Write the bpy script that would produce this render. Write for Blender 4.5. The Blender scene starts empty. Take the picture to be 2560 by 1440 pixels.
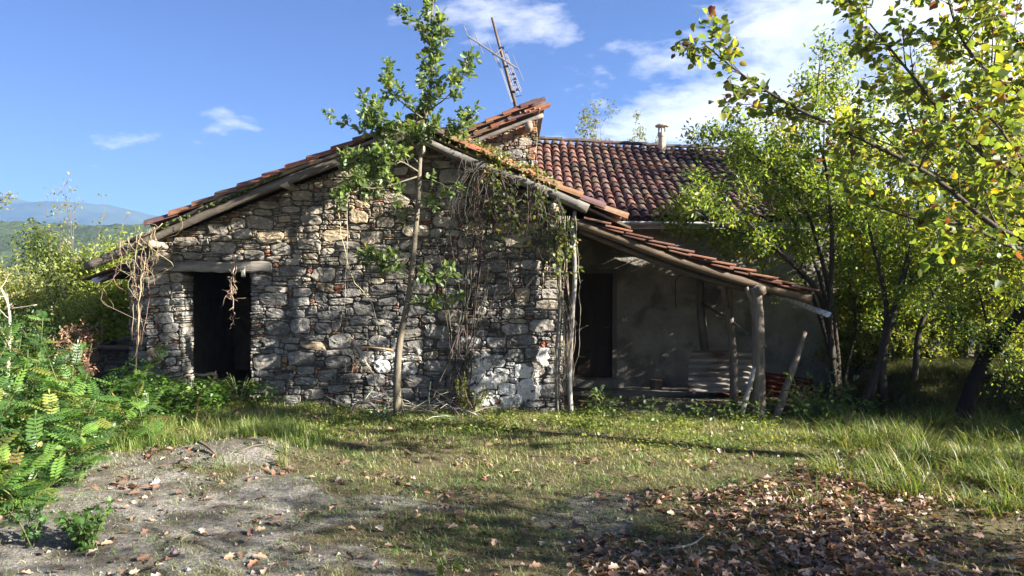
import bpy, math, random
import numpy as np
from mathutils import Vector, Matrix, noise as mnoise

SC = bpy.context.scene
COL = SC.collection
rad = math.radians

# ------------------------------------------------------------------ camera
CAMZ, FPX = 1.75, 1849.0
cam_d = bpy.data.cameras.new('camera')
cam = bpy.data.objects.new('camera', cam_d)
COL.objects.link(cam)
cam.location = (0, 0, CAMZ)
cam.rotation_euler = (rad(90), 0, 0)
cam_d.sensor_width = 36.0
cam_d.lens = 36.0 * FPX / 2560.0
cam_d.clip_start = 0.05
cam_d.clip_end = 12000
SC.camera = cam

# ------------------------------------------------------------------ sky, sun, exposure
SUN_EL = 23.0
SUN_H = Vector((0.945, -0.327)).normalized()
SUN_DIR = Vector((SUN_H.x * math.cos(rad(SUN_EL)), SUN_H.y * math.cos(rad(SUN_EL)), math.sin(rad(SUN_EL))))
world = bpy.data.worlds.new('World')
SC.world = world
world.use_nodes = True
wn = world.node_tree
wn.nodes.clear()


def N(nt, typ, **kw):
    n = nt.nodes.new(typ)
    for k, v in kw.items():
        if k.startswith('_'):
            setattr(n, k[1:], v)
        else:
            key = int(k[1:]) if (k[0] == 'i' and k[1:].isdigit()) else k.replace('__', ' ')
            if hasattr(v, 'is_output') or isinstance(v, bpy.types.NodeSocket):
                nt.links.new(v, n.inputs[key])
            else:
                n.inputs[key].default_value = v
    return n


def ramp(nt, fac, stops, interp='LINEAR'):
    r = nt.nodes.new('ShaderNodeValToRGB')
    r.color_ramp.interpolation = interp
    el = r.color_ramp.elements
    while len(el) < len(stops):
        el.new(0.5)
    for e, (p, c) in zip(el, stops):
        e.position = p
        e.color = (c, c, c, 1) if isinstance(c, (int, float)) else (c[0], c[1], c[2], 1)
    nt.links.new(fac, r.inputs[0])
    return r.outputs[0]


sky = N(wn, 'ShaderNodeTexSky', _sky_type='NISHITA', _sun_disc=False)
sky.sun_elevation = rad(SUN_EL)
sky.sun_rotation = math.atan2(SUN_DIR.x, SUN_DIR.y)
sky.altitude = 300
sky.air_density = 1.0
sky.dust_density = 0.2
sky.ozone_density = 4.0
hsv = N(wn, 'ShaderNodeHueSaturation', Hue=0.522, Saturation=1.06, Value=0.45, Color=sky.outputs[0])
bg_sky = N(wn, 'ShaderNodeBackground', Color=hsv.outputs[0], Strength=0.056)
tc = N(wn, 'ShaderNodeTexCoord')
sep = N(wn, 'ShaderNodeSeparateXYZ', i0=tc.outputs['Generated'])
zc = N(wn, 'ShaderNodeMath', _operation='MAXIMUM', i0=sep.outputs[2], i1=0.0)
za = N(wn, 'ShaderNodeMath', _operation='ADD', i0=zc.outputs[0], i1=0.16)
pu = N(wn, 'ShaderNodeMath', _operation='DIVIDE', i0=sep.outputs[0], i1=za.outputs[0])
pv = N(wn, 'ShaderNodeMath', _operation='DIVIDE', i0=sep.outputs[1], i1=za.outputs[0])
pc = N(wn, 'ShaderNodeCombineXYZ', i0=pu.outputs[0], i1=pv.outputs[0], i2=3.7)
cl = N(wn, 'ShaderNodeTexNoise', Vector=pc.outputs[0], Scale=1.7, Detail=9.0, Roughness=0.62, Distortion=0.25)
cl2 = N(wn, 'ShaderNodeTexNoise', Vector=pc.outputs[0], Scale=0.5, Detail=2.0, Roughness=0.5)
az = N(wn, 'ShaderNodeMapRange', i0=pu.outputs[0], i1=-0.5, i2=1.2, i3=-0.22, i4=0.15)
s1 = N(wn, 'ShaderNodeMath', _operation='MULTIPLY_ADD', i0=cl2.outputs[0], i1=0.4, i2=az.outputs[0])
s2 = N(wn, 'ShaderNodeMath', _operation='ADD', i0=cl.outputs[0], i1=s1.outputs[0])
cmask = ramp(wn, s2.outputs[0], [(0.64, 0.0), (0.75, 0.6), (0.9, 1.0)])
low = ramp(wn, sep.outputs[2], [(0.02, 0.0), (0.12, 1.0)])
cm = N(wn, 'ShaderNodeMath', _operation='MULTIPLY', i0=cmask, i1=low)
bg_cl = N(wn, 'ShaderNodeBackground', Color=(1.0, 0.97, 0.94, 1), Strength=0.27)
mx = N(wn, 'ShaderNodeMixShader', i0=cm.outputs[0], i1=bg_sky.outputs[0], i2=bg_cl.outputs[0])
out = N(wn, 'ShaderNodeOutputWorld', Surface=mx.outputs[0])

sun_d = bpy.data.lights.new('sun', 'SUN')
sun_d.energy = 5.0
sun_d.angle = rad(0.53)
sun_d.color = (1.0, 0.93, 0.82)
sun = bpy.data.objects.new('sun', sun_d)
COL.objects.link(sun)
sun.location = SUN_DIR * 60
sun.rotation_euler = SUN_DIR.to_track_quat('Z', 'Y').to_euler()

vs = SC.view_settings
vs.view_transform = 'Standard'
vs.look = 'None'
vs.exposure = 2.55
vs.gamma = 1.0
SC.cycles.max_bounces = 6
SC.cycles.diffuse_bounces = 3
SC.cycles.transmission_bounces = 4
SC.cycles.volume_bounces = 0
SC.cycles.caustics_reflective = False
SC.cycles.caustics_refractive = False


# ------------------------------------------------------------------ geometry helpers
def P(px, py, Y):
    """point of the place that lies Y metres in front of where the photographer stood"""
    return Vector(((px - 1280.0) * Y / FPX, Y, CAMZ + (720.0 - py) * Y / FPX))


def n2(x, y, s=1.0, o=0.0):
    return mnoise.noise(Vector((x * s + o, y * s - o * 0.7, o * 1.3)))


def link(o, parent=None):
    COL.objects.link(o)
    if parent is not None:
        o.parent = parent
        o.matrix_parent_inverse = Matrix.Identity(4)
    return o


def tag(o, label=None, cat=None, group=None, kind=None):
    if label: o['label'] = label
    if cat: o['category'] = cat
    if group: o['group'] = group
    if kind: o['kind'] = kind
    return o


def thing(name, label, cat, group=None):
    o = bpy.data.objects.new(name, None)
    o.empty_display_size = 0.2
    COL.objects.link(o)
    return tag(o, label, cat, group)


def mesh_np(name, V, F, mat, tint=None, smooth=False):
    """V (n,3); F list of index arrays grouped by size, or one (m,k) array; tint (m,3) per face"""
    me = bpy.data.meshes.new(name)
    groups = F if isinstance(F, list) else [F]
    groups = [np.asarray(g, dtype=np.int32) for g in groups if len(g)]
    loops = np.concatenate([g.ravel() for g in groups])
    sizes = np.concatenate([np.full(len(g), g.shape[1], dtype=np.int32) for g in groups])
    starts = np.concatenate([[0], np.cumsum(sizes)[:-1]]).astype(np.int32)
    V = np.ascontiguousarray(V, dtype=np.float32)
    me.vertices.add(len(V)); me.vertices.foreach_set('co', V.ravel())
    me.loops.add(len(loops)); me.loops.foreach_set('vertex_index', loops.astype(np.int32))
    me.polygons.add(len(sizes)); me.polygons.foreach_set('loop_start', starts)
    me.polygons.foreach_set('loop_total', sizes)
    if smooth:
        me.polygons.foreach_set('use_smooth', np.ones(len(sizes), dtype=bool))
    if tint is not None:
        at = me.attributes.new('tint', 'FLOAT_COLOR', 'FACE')
        c = np.ones((len(sizes), 4), dtype=np.float32)
        c[:, :3] = tint
        at.data.foreach_set('color', c.ravel())
    me.update(calc_edges=True)
    if mat: me.materials.append(mat)
    return me


class MB:
    def __init__(self):
        self.v, self.f, self.t = [], [], []

    def add(self, verts, faces, tint=(0.5, 0.5, 0.5)):
        o = len(self.v)
        self.v.extend([tuple(p) for p in verts])
        for f in faces:
            self.f.append(tuple(i + o for i in f))
            self.t.append(tint)

    def mesh(self, name, mat, smooth=False):
        me = bpy.data.meshes.new(name)
        me.from_pydata(self.v, [], self.f)
        at = me.attributes.new('tint', 'FLOAT_COLOR', 'FACE')
        c = np.ones((len(self.f), 4), dtype=np.float32)
        c[:, :3] = np.array(self.t, dtype=np.float32)
        at.data.foreach_set('color', c.ravel())
        if smooth:
            me.polygons.foreach_set('use_smooth', np.ones(len(self.f), dtype=bool))
        if mat: me.materials.append(mat)
        me.update()
        return me

    def build(self, name, mat, parent=None, smooth=False):
        return link(bpy.data.objects.new(name, self.mesh(name, mat, smooth)), parent)


def box(mb, lo, hi, tint=(.5, .5, .5)):
    x0, y0, z0 = lo; x1, y1, z1 = hi
    v = [(x0, y0, z0), (x1, y0, z0), (x1, y1, z0), (x0, y1, z0), (x0, y0, z1), (x1, y0, z1), (x1, y1, z1), (x0, y1, z1)]
    mb.add(v, [(0, 3, 2, 1), (4, 5, 6, 7), (0, 1, 5, 4), (1, 2, 6, 5), (2, 3, 7, 6), (3, 0, 4, 7)], tint)


def prism(mb, poly, d, tint=(.5, .5, .5)):
    """poly: list of 3D points (one flat face), extruded by vector d"""
    n = len(poly)
    a = [Vector(p) for p in poly]
    b = [p + Vector(d) for p in a]
    f = [tuple(range(n - 1, -1, -1)), tuple(range(n, 2 * n))]
    for i in range(n):
        j = (i + 1) % n
        f.append((i, j, n + j, n + i))
    mb.add(a + b, f, tint)


def catmull(pts, k=4):
    pts = [Vector(p) for p in pts]
    if len(pts) < 3: return pts
    q = [pts[0] * 2 - pts[1]] + pts + [pts[-1] * 2 - pts[-2]]
    o = []
    for i in range(1, len(q) - 2):
        a, b, c, d = q[i - 1], q[i], q[i + 1], q[i + 2]
        for s in range(k):
            t = s / k
            o.append(0.5 * ((2 * b) + (c - a) * t + (2 * a - 5 * b + 4 * c - d) * t * t + (3 * b - a - 3 * c + d) * t ** 3))
    o.append(pts[-1])
    return o


def tube(mb, pts, radii, n=6, tint=(.5, .5, .5), jit=0.0, rng=None, flat=1.0):
    pts = [Vector(p) for p in pts]
    m = len(pts)
    if not hasattr(radii, '__len__'): radii = [radii] * m
    if len(radii) == 2 and m != 2:
        radii = [radii[0] + (radii[1] - radii[0]) * i / (m - 1) for i in range(m)]
    up = None
    V = []
    for i, p in enumerate(pts):
        t = (pts[min(i + 1, m - 1)] - pts[max(i - 1, 0)])
        if t.length < 1e-9: t = Vector((0, 0, 1))
        t.normalize()
        if up is None:
            up = Vector((0, 0, 1)) if abs(t.z) < 0.9 else Vector((1, 0, 0))
        up = (up - t * up.dot(t))
        if up.length < 1e-6: up = t.orthogonal()
        up.normalize()
        s = t.cross(up)
        for k in range(n):
            a = 2 * math.pi * k / n
            r = radii[i]
            if jit and rng is not None: r *= 1 + jit * (rng.random() * 2 - 1)
            V.append(p + up * (math.cos(a) * r * flat) + s * (math.sin(a) * r))
    F = []
    for i in range(m - 1):
        for k in range(n):
            j = (k + 1) % n
            F.append((i * n + k, i * n + j, (i + 1) * n + j, (i + 1) * n + k))
    F.append(tuple(range(n - 1, -1, -1)))
    F.append(tuple((m - 1) * n + k for k in range(n)))
    mb.add(V, F, tint)


def beam(mb, a, b, w, h, rng, segs=6, jit=0.06, tint=(.5, .5, .5), up=(0, 0, 1), sag=0.0, bow=None):
    """old squared timber from a to b"""
    a, b = Vector(a), Vector(b)
    t = (b - a).normalized(); up = Vector(up); up = (up - t * up.dot(t)).normalized(); s = t.cross(up)
    V, F = [], []
    c = 0.22
    prof = [(-1, -1 + c), (-1 + c, -1), (1 - c, -1), (1, -1 + c), (1, 1 - c), (1 - c, 1), (-1 + c, 1), (-1, 1 - c)]
    for i in range(segs + 1):
        u = i / segs
        p = a.lerp(b, u) + Vector((0, 0, -sag * 4 * u * (1 - u)))
        p += up * (rng.random() - .5) * jit * h + s * (rng.random() - .5) * jit * w
        for (x, y) in prof:
            k = 1 + (rng.random() - .5) * jit
            V.append(p + s * (x * w / 2 * k) + up * (y * h / 2 * k))
    for i in range(segs):
        for k in range(8):
            j = (k + 1) % 8
            F.append((i * 8 + k, i * 8 + j, (i + 1) * 8 + j, (i + 1) * 8 + k))
    F.append(tuple(range(7, -1, -1))); F.append(tuple(segs * 8 + k for k in range(8)))
    mb.add(V, F, tint)


# ------------------------------------------------------------------ materials
def newmat(name):
    m = bpy.data.materials.new(name)
    m.use_nodes = True
    m.node_tree.nodes.clear()
    return m, m.node_tree


def finish(nt, shader, disp=None):
    o = N(nt, 'ShaderNodeOutputMaterial', Surface=shader)


def mixc(nt, fac, a, b, mode='MIX'):
    n = nt.nodes.new('ShaderNodeMix'); n.data_type = 'RGBA'; n.blend_type = mode
    for idx, v in ((0, fac), (6, a), (7, b)):
        if isinstance(v, bpy.types.NodeSocket): nt.links.new(v, n.inputs[idx])
        else: n.inputs[idx].default_value = v if idx == 0 else (v[0], v[1], v[2], 1)
    return n.outputs[2]


def coords(nt, scale=(1, 1, 1)):
    g = N(nt, 'ShaderNodeNewGeometry')
    m = N(nt, 'ShaderNodeMapping', Vector=g.outputs['Position'], Scale=scale)
    return m.outputs[0]


def tinted(nt):
    return N(nt, 'ShaderNodeAttribute', _attribute_name='tint').outputs['Color']


def noise_tex(nt, vec, scale, detail=5.0, rough=0.55, dist=0.0):
    return N(nt, 'ShaderNodeTexNoise', Vector=vec, Scale=scale, Detail=detail, Roughness=rough, Distortion=dist).outputs[0]


WASH = []        # places where white plaster still clings: (x, z, rx, rz, threshold)


def surf_mat(name, base=None, var=0.35, scale=6.0, bump=0.4, bscale=40.0, bdist=0.01, rough=0.9, spots=None, stretch=(1, 1, 1), stain=None, spec=0.2, objrand=0.0, wash=None):
    """base None: colour from the mesh's tint attribute. spots = (colour, amount, scale)"""
    m, nt = newmat(name)
    v = coords(nt, stretch)
    col = tinted(nt) if base is None else None
    n1 = noise_tex(nt, v, scale, 6.0, 0.6)
    f1 = ramp(nt, n1, [(0.25, 1.0 - var), (0.75, 1.0 + var)])
    if col is None:
        rgb = N(nt, 'ShaderNodeRGB'); rgb.outputs[0].default_value = (*base, 1); col = rgb.outputs[0]
    col = mixc(nt, 1.0, col, f1, 'MULTIPLY')
    if objrand:
        oi = N(nt, 'ShaderNodeObjectInfo')
        f2 = ramp(nt, oi.outputs['Random'], [(0.0, 1.0 - objrand), (1.0, 1.0 + objrand)])
        col = mixc(nt, 1.0, col, f2, 'MULTIPLY')
    if spots:
        ns = noise_tex(nt, v, spots[2], 4.0, 0.65)
        fs = ramp(nt, ns, [(0.56, 0.0), (0.66, spots[1])])
        col = mixc(nt, fs, col, spots[0])
    if stain:
        ns = noise_tex(nt, v, stain[2], 5.0, 0.6, 0.5)
        fs = ramp(nt, ns, [(0.50, 0.0), (0.62, stain[1])])
        col = mixc(nt, fs, col, stain[0])
    if wash:
        g = N(nt, 'ShaderNodeNewGeometry'); sp = N(nt, 'ShaderNodeSeparateXYZ', i0=g.outputs['Position'])
        wv = noise_tex(nt, v, 7.0, 7.0, 0.65)
        tot = None
        for (cx, cz, rx, rz, off) in wash:
            a1 = N(nt, 'ShaderNodeMath', _operation='MULTIPLY_ADD', i0=sp.outputs[0], i1=1 / rx, i2=-cx / rx)
            a2 = N(nt, 'ShaderNodeMath', _operation='MULTIPLY_ADD', i0=sp.outputs[2], i1=1 / rz, i2=-cz / rz)
            p1 = N(nt, 'ShaderNodeMath', _operation='MULTIPLY', i0=a1.outputs[0], i1=a1.outputs[0])
            p2 = N(nt, 'ShaderNodeMath', _operation='MULTIPLY_ADD', i0=a2.outputs[0], i1=a2.outputs[0], i2=p1.outputs[0])
            dd = N(nt, 'ShaderNodeMath', _operation='MULTIPLY_ADD', i0=p2.outputs[0], i1=-0.22, i2=off)
            s_ = N(nt, 'ShaderNodeMath', _operation='ADD', i0=dd.outputs[0], i1=wv)
            r_ = ramp(nt, s_.outputs[0], [(0.592, 0.0), (0.606, 0.92)])
            tot = r_ if tot is None else N(nt, 'ShaderNodeMath', _operation='MAXIMUM', i0=tot, i1=r_).outputs[0]
        col = mixc(nt, tot, col, (0.64, 0.63, 0.60))
    nb = noise_tex(nt, v, bscale, 8.0, 0.7)
    nb2 = noise_tex(nt, v, bscale * 0.22, 4.0, 0.6)
    nbs = N(nt, 'ShaderNodeMath', _operation='MULTIPLY_ADD', i0=nb2, i1=1.6, i2=nb)
    bp = N(nt, 'ShaderNodeBump', Height=nbs.outputs[0], Strength=bump, Distance=bdist)
    b = N(nt, 'ShaderNodeBsdfPrincipled', Base__Color=col, Roughness=rough, Normal=bp.outputs[0])
    b.inputs['Specular IOR Level'].default_value = spec
    finish(nt, b.outputs[0])
    return m


def leaf_mat(name, trans=0.45, gloss=0.025, sat=1.0):
    m, nt = newmat(name)
    col = tinted(nt)
    d = N(nt, 'ShaderNodeBsdfDiffuse', Color=col)
    tcol = mixc(nt, 1.0, col, (1.5, 1.45, 0.55), 'MULTIPLY')
    t = N(nt, 'ShaderNodeBsdfTranslucent', Color=tcol)
    mx = N(nt, 'ShaderNodeMixShader', i0=trans, i1=d.outputs[0], i2=t.outputs[0])
    g = N(nt, 'ShaderNodeBsdfGlossy', Color=(0.9, 0.95, 1, 1), Roughness=0.45)
    m2 = N(nt, 'ShaderNodeMixShader', i0=gloss, i1=mx.outputs[0], i2=g.outputs[0])
    finish(nt, m2.outputs[0])
    return m


M = {}
M['stone'] = surf_mat('stone', None, 0.30, 7.0, 0.7, 30.0, 0.025, 0.92, spots=((0.42, 0.41, 0.37), 0.55, 16.0), stain=((0.05, 0.049, 0.043), 0.65, 4.0), wash=[(-0.11, 0.30, 0.58, 0.40, 0.26), (-1.85, 0.60, 0.5, 0.32, 0.17), (0.44, 0.69, 0.14, 0.17, 0.2), (-0.55, 0.95, 0.5, 0.4, 0.08)])
M['mortar'] = surf_mat('mortar', (0.13, 0.115, 0.09), 0.35, 5.0, 0.8, 30.0, 0.02, 0.95)
M['tile'] = surf_mat('clay_tile', None, 0.30, 8.0, 0.35, 60.0, 0.006, 0.88, spots=((0.13, 0.115, 0.105), 0.6, 11.0), stain=((0.045, 0.033, 0.032), 0.7, 3.0), objrand=0.25)
M['tile_fresh'] = surf_mat('clay_tile_clean', None, 0.22, 8.0, 0.3, 60.0, 0.006, 0.85, spots=((0.22, 0.19, 0.15), 0.45, 7.0), objrand=0.18)
M['wood'] = surf_mat('weathered_wood', None, 0.35, 9.0, 0.7, 45.0, 0.012, 0.85, stretch=(0.25, 1.0, 1.0), stain=((0.05, 0.042, 0.034), 0.5, 6.0))
M['wood_v'] = surf_mat('weathered_wood_upright', None, 0.35, 10.0, 0.7, 45.0, 0.012, 0.85, stretch=(1.0, 1.0, 0.16), stain=((0.05, 0.042, 0.034), 0.5, 8.0))
M['bark'] = surf_mat('bark', None, 0.35, 14.0, 0.8, 50.0, 0.012, 0.95, stretch=(1, 1, 0.4))
M['twig'] = surf_mat('twig_bark', None, 0.25, 20.0, 0.2, 60.0, 0.004, 0.9)
M['plaster'] = surf_mat('rough_plaster', (0.28, 0.26, 0.225), 0.40, 2.2, 0.9, 16.0, 0.035, 0.95, spots=((0.34, 0.32, 0.28), 0.4, 5.0), stain=((0.12, 0.108, 0.09), 0.75, 1.6))
M['whitewash'] = surf_mat('old_white_plaster', None, 0.15, 9.0, 0.8, 30.0, 0.02, 0.9, stain=((0.35, 0.32, 0.27), 0.6, 7.0))
M['zinc'] = surf_mat('zinc', (0.42, 0.43, 0.43), 0.2, 6.0, 0.1, 40.0, 0.004, 0.45, spec=0.5)
M['white_metal'] = surf_mat('painted_gutter', (0.62, 0.64, 0.64), 0.12, 6.0, 0.1, 40.0, 0.004, 0.5, stain=((0.14, 0.13, 0.12), 0.85, 14.0))
M['rust'] = surf_mat('rusty_sheet', None, 0.35, 7.0, 0.2, 40.0, 0.005, 0.75, stain=((0.075, 0.027, 0.017), 0.95, 2.4), stretch=(0.5, 1, 1.6), spec=0.3)
M['rust_red'] = surf_mat('rusty_red_sheet', (0.11, 0.034, 0.02), 0.4, 7.0, 0.2, 40.0, 0.005, 0.8, stretch=(0.5, 1, 1.6))
M['door'] = surf_mat('dark_door', (0.045, 0.032, 0.024), 0.3, 12.0, 0.4, 40.0, 0.006, 0.7, stretch=(1, 1, 0.15))
M['frame'] = surf_mat('door_frame', (0.14, 0.125, 0.10), 0.3, 12.0, 0.4, 40.0, 0.006, 0.8, stretch=(1, 1, 0.2))
M['iron'] = surf_mat('weathered_mast', (0.11, 0.085, 0.07), 0.4, 25.0, 0.3, 60.0, 0.004, 0.7, stretch=(1, 1, 0.4))
M['alu'] = surf_mat('antenna_rod', (0.17, 0.16, 0.16), 0.2, 20.0, 0.1, 60.0, 0.002, 0.5, spec=0.5)
M['plastic'] = surf_mat('plastic', (0.03, 0.03, 0.035), 0.2, 20.0, 0.1, 60.0, 0.002, 0.6)
M['cement_pipe'] = surf_mat('cement_pipe', (0.44, 0.40, 0.33), 0.3, 9.0, 0.5, 40.0, 0.008, 0.9, stain=((0.12, 0.10, 0.08), 0.7, 7.0))
M['concrete'] = surf_mat('concrete', (0.19, 0.18, 0.155), 0.3, 4.0, 0.6, 30.0, 0.012, 0.95)
M['leaf'] = leaf_mat('leaf')
M['leaf_thin'] = leaf_mat('thin_leaf', 0.55, 0.02)
M['grass'] = leaf_mat('grass', 0.35, 0.02)
M['dry_leaf'] = leaf_mat('dry_leaf', 0.15, 0.03)
M['moss'] = surf_mat('moss', (0.055, 0.075, 0.02), 0.4, 30.0, 0.9, 60.0, 0.02, 1.0)

# ------------------------------------------------------------------ ground
def sstep(a, b, x):
    t = min(1.0, max(0.0, (x - a) / (b - a)))
    return t * t * (3 - 2 * t)


def dirt_mask(x, y):
    """bare pale clay: the track at lower left and the scraped mounds beside it"""
    e = 0.9 * n2(x, y, 0.9, 3.1) + 0.5 * n2(x, y, 2.7, 8.2)
    a = sstep(0.5, -0.5, (y - 7.0) + 0.33 * (x + 2.2) + 0.8 * e) * sstep(0.9, -1.1, x + 1.3 + 1.5 * e)
    b = sstep(1.0, 0.35, math.hypot((x + 2.95) / 0.95, (y - 7.75) / 0.75) + 0.3 * e)
    c = 0.6 * sstep(0.15, 0.6, n2(x, y, 0.75, 21.0) + 0.25 * n2(x, y, 3.0, 5.5) - 0.05) * sstep(8.8, 7.2, y) * sstep(2.6, 1.2, x)
    d = sstep(1.0, 0.3, math.hypot((x - 0.95) / 0.9, (y - 5.3) / 0.28) + 0.3 * e) * 0.8
    p = sstep(11.0, 11.5, y) * sstep(1.1, 1.3, x) * sstep(4.4, 3.9, x) * 0.5
    return min(1.0, max(a, b, c, d, p))


def ground_raw(x, y):
    z = -0.13 - (0.028 if x < 0 else 0.015) * max(-7.0, min(8.0, x))
    z += 0.022 * n2(x * .45, y * 1.5 + .35 * x, 2.2, 6.0) * sstep(9.5, 8.0, y)
    z += 0.035 * n2(x, y, 0.55, 1.0) + 0.02 * n2(x, y, 1.7, 4.0)
    # clay mounds beside the track
    z += 0.16 * math.exp(-(((x + 2.95) / 0.75) ** 2 + ((y - 7.9) / 0.45) ** 2))
    z += 0.07 * math.exp(-(((x + 1.9) / 0.9) ** 2 + ((y - 6.9) / 0.3) ** 2))
    z += 0.05 * math.exp(-(((x + 0.9) / 0.6) ** 2 + ((y - 8.3) / 0.3) ** 2))
    z += 0.12 * sstep(9.6, 11.0, y) * sstep(-3.2, -4.5, x) * sstep(-7.2, -6.0, x)
    # earth bank on the right
    z += 0.62 * sstep(5.5, 6.6, x + 0.3 * n2(x, y, 1.3, 2.0)) * sstep(10.7, 11.5, y + 0.35 * n2(x, y, 1.1, 9.0)) * sstep(19, 15, y)
    d = max(0.0, max(y - 26.0, min(-7.0 - x, y - 10.5)))
    z -= 26.0 * (1 - math.exp(-d / 70.0))
    return z


GX0, GX1, GY0, GY1, GS = -10.0, 10.0, 1.0, 16.0, 0.1
gxs = np.arange(GX0, GX1 + 1e-6, GS); gys = np.arange(GY0, GY1 + 1e-6, GS)
GZ = np.array([[ground_raw(x, y) + 0.03 * dirt_mask(x, y) * n2(x, y, 4.0, 2.5) + 0.012 * n2(x, y, 7.0, 1.5) for x in gxs] for y in gys])
GD = np.array([[dirt_mask(x, y) for x in gxs] for y in gys])


def bil(A, x, y):
    fx = np.clip((np.asarray(x) - GX0) / GS, 0, len(gxs) - 1.001); fy = np.clip((np.asarray(y) - GY0) / GS, 0, len(gys) - 1.001)
    ix = fx.astype(int); iy = fy.astype(int); u = fx - ix; w = fy - iy
    return (A[iy, ix] * (1 - u) + A[iy, ix + 1] * u) * (1 - w) + (A[iy + 1, ix] * (1 - u) + A[iy + 1, ix + 1] * u) * w


def gz(x, y):
    if GX0 <= x <= GX1 and GY0 <= y <= GY1: return float(bil(GZ, x, y))
    return ground_raw(x, y)


def geo(a, b, n):
    return list(a * (b / a) ** (np.arange(1, n + 1) / n))


ex = geo(10.0, 3800.0, 34)
X = np.array([-v for v in ex[::-1]] + list(gxs) + ex)
Yl = np.array([-180.0, -80, -40, -20, -10, -5, -2, -0.5] + list(gys) + geo(16.0, 3800.0, 34))
nx, ny = len(X), len(Yl)
V = np.zeros((ny, nx, 3)); dirt = np.zeros((ny, nx))
V[:, :, 0] = X[None, :]; V[:, :, 1] = Yl[:, None]
ix0, iy0 = len(ex), 8
for j in range(ny):
    for i in range(nx):
        if 0 <= i - ix0 < len(gxs) and 0 <= j - iy0 < len(gys):
            V[j, i, 2] = GZ[j - iy0, i - ix0]; dirt[j, i] = GD[j - iy0, i - ix0]
        else:
            V[j, i, 2] = ground_raw(X[i], Yl[j]); dirt[j, i] = dirt_mask(X[i], Yl[j]) if Yl[j] < 12 else 0
idx = np.arange(ny * nx).reshape(ny, nx)
F = np.stack([idx[:-1, :-1], idx[:-1, 1:], idx[1:, 1:], idx[1:, :-1]], -1).reshape(-1, 4)

m, nt = newmat('ground')
v = coords(nt)
at = N(nt, 'ShaderNodeAttribute', _attribute_name='dirt').outputs['Fac']
na = noise_tex(nt, v, 1.6, 6.0, 0.6)
nb = noise_tex(nt, v, 14.0, 8.0, 0.7)
nc = noise_tex(nt, v, 70.0, 6.0, 0.7)
turf = mixc(nt, ramp(nt, na, [(0.35, 0.0), (0.65, 1.0)]), (0.10, 0.08, 0.05), (0.19, 0.155, 0.09))
turf = mixc(nt, ramp(nt, nb, [(0.4, 0.0), (0.7, 0.6)]), turf, (0.32, 0.27, 0.17))
clay = mixc(nt, ramp(nt, nb, [(0.3, 0.0), (0.7, 1.0)]), (0.25, 0.23, 0.20), (0.48, 0.45, 0.40))
clay = mixc(nt, ramp(nt, noise_tex(nt, v, 2.2, 5.0, 0.6, 0.6), [(0.46, 0.0), (0.58, 0.8)]), clay, (0.15, 0.128, 0.10))
peb = N(nt, 'ShaderNodeTexVoronoi', Vector=v, Scale=55.0)
clay = mixc(nt, ramp(nt, peb.outputs['Distance'], [(0.12, 0.35), (0.3, 0.0)]), clay, (0.5, 0.48, 0.44))
dm = N(nt, 'ShaderNodeMath', _operation='MULTIPLY_ADD', i0=nb, i1=0.5, i2=at)
col = mixc(nt, ramp(nt, dm.outputs[0], [(0.55, 0.0), (0.85, 1.0)]), turf, clay)
col = mixc(nt, 1.0, col, ramp(nt, nc, [(0.3, 0.5), (0.7, 1.35)]), 'MULTIPLY')
col = mixc(nt, 1.0, col, ramp(nt, noise_tex(nt, v, 30.0, 6.0, 0.75), [(0.35, 0.6), (0.65, 1.2)]), 'MULTIPLY')
hs = N(nt, 'ShaderNodeMath', _operation='MULTIPLY_ADD', i0=nb, i1=2.0, i2=nc)
bp = N(nt, 'ShaderNodeBump', Height=hs.outputs[0], Strength=1.0, Distance=0.06)
b = N(nt, 'ShaderNodeBsdfPrincipled', Base__Color=col, Roughness=0.97, Normal=bp.outputs[0])
b.inputs['Specular IOR Level'].default_value = 0.1
finish(nt, b.outputs[0])
me = mesh_np('ground', V.reshape(-1, 3), F, m, smooth=True)
a_ = me.attributes.new('dirt', 'FLOAT', 'POINT'); a_.data.foreach_set('value', dirt.astype(np.float32).ravel())
ground = link(bpy.data.objects.new('ground', me)); tag(ground, kind='structure')
ground['label'] = 'uneven yard of dry grass and pale clay'; ground['category'] = 'ground'


# ------------------------------------------------------------------ far hills
def ridge_sheet(name, y0, depth, xs, top, base, mat, bump, bs, label, rows=24, seed=0.0):
    V = []
    for j in range(rows):
        t = j / (rows - 1)
        for x in xs:
            h = base + (top(x) - base) * math.sin(min(1.0, t * 1.25) * math.pi / 2) ** 0.8
            h += bump * (mnoise.fractal(Vector((x * bs, (y0 + t * depth) * bs, seed)), 0.9, 2.1, 5)) * (0.3 + t)
            V.append((x, y0 + t * depth, h))
    n = len(xs)
    idx = np.arange(rows * n).reshape(rows, n)
    F = np.stack([idx[:-1, :-1], idx[:-1, 1:], idx[1:, 1:], idx[1:, :-1]], -1).reshape(-1, 4)
    me = mesh_np(name, np.array(V), F, mat, smooth=False)
    o = link(bpy.data.objects.new(name, me)); tag(o, label, 'hill', kind='structure')
    return o


M['forest'] = surf_mat('far_forest', (0.055, 0.075, 0.03), 0.6, 0.09, 1.0, 0.25, 3.0, 1.0)
M['mount'] = surf_mat('far_mountain', (0.06, 0.075, 0.04), 0.4, 0.006, 0.5, 0.02, 10.0, 1.0)


def ctop(x):
    return 1.75 + (720 - (572 + 30 * n2(x, 0, 0.012, 3.0) + 0.02 * (x + 250))) * 470 / FPX


ridge_sheet('hill', 330, 160, np.linspace(-420, 420, 240), ctop, -30, M['forest'], 2.6, 0.09, 'wooded hillside below the blue mountain', 34)


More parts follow.
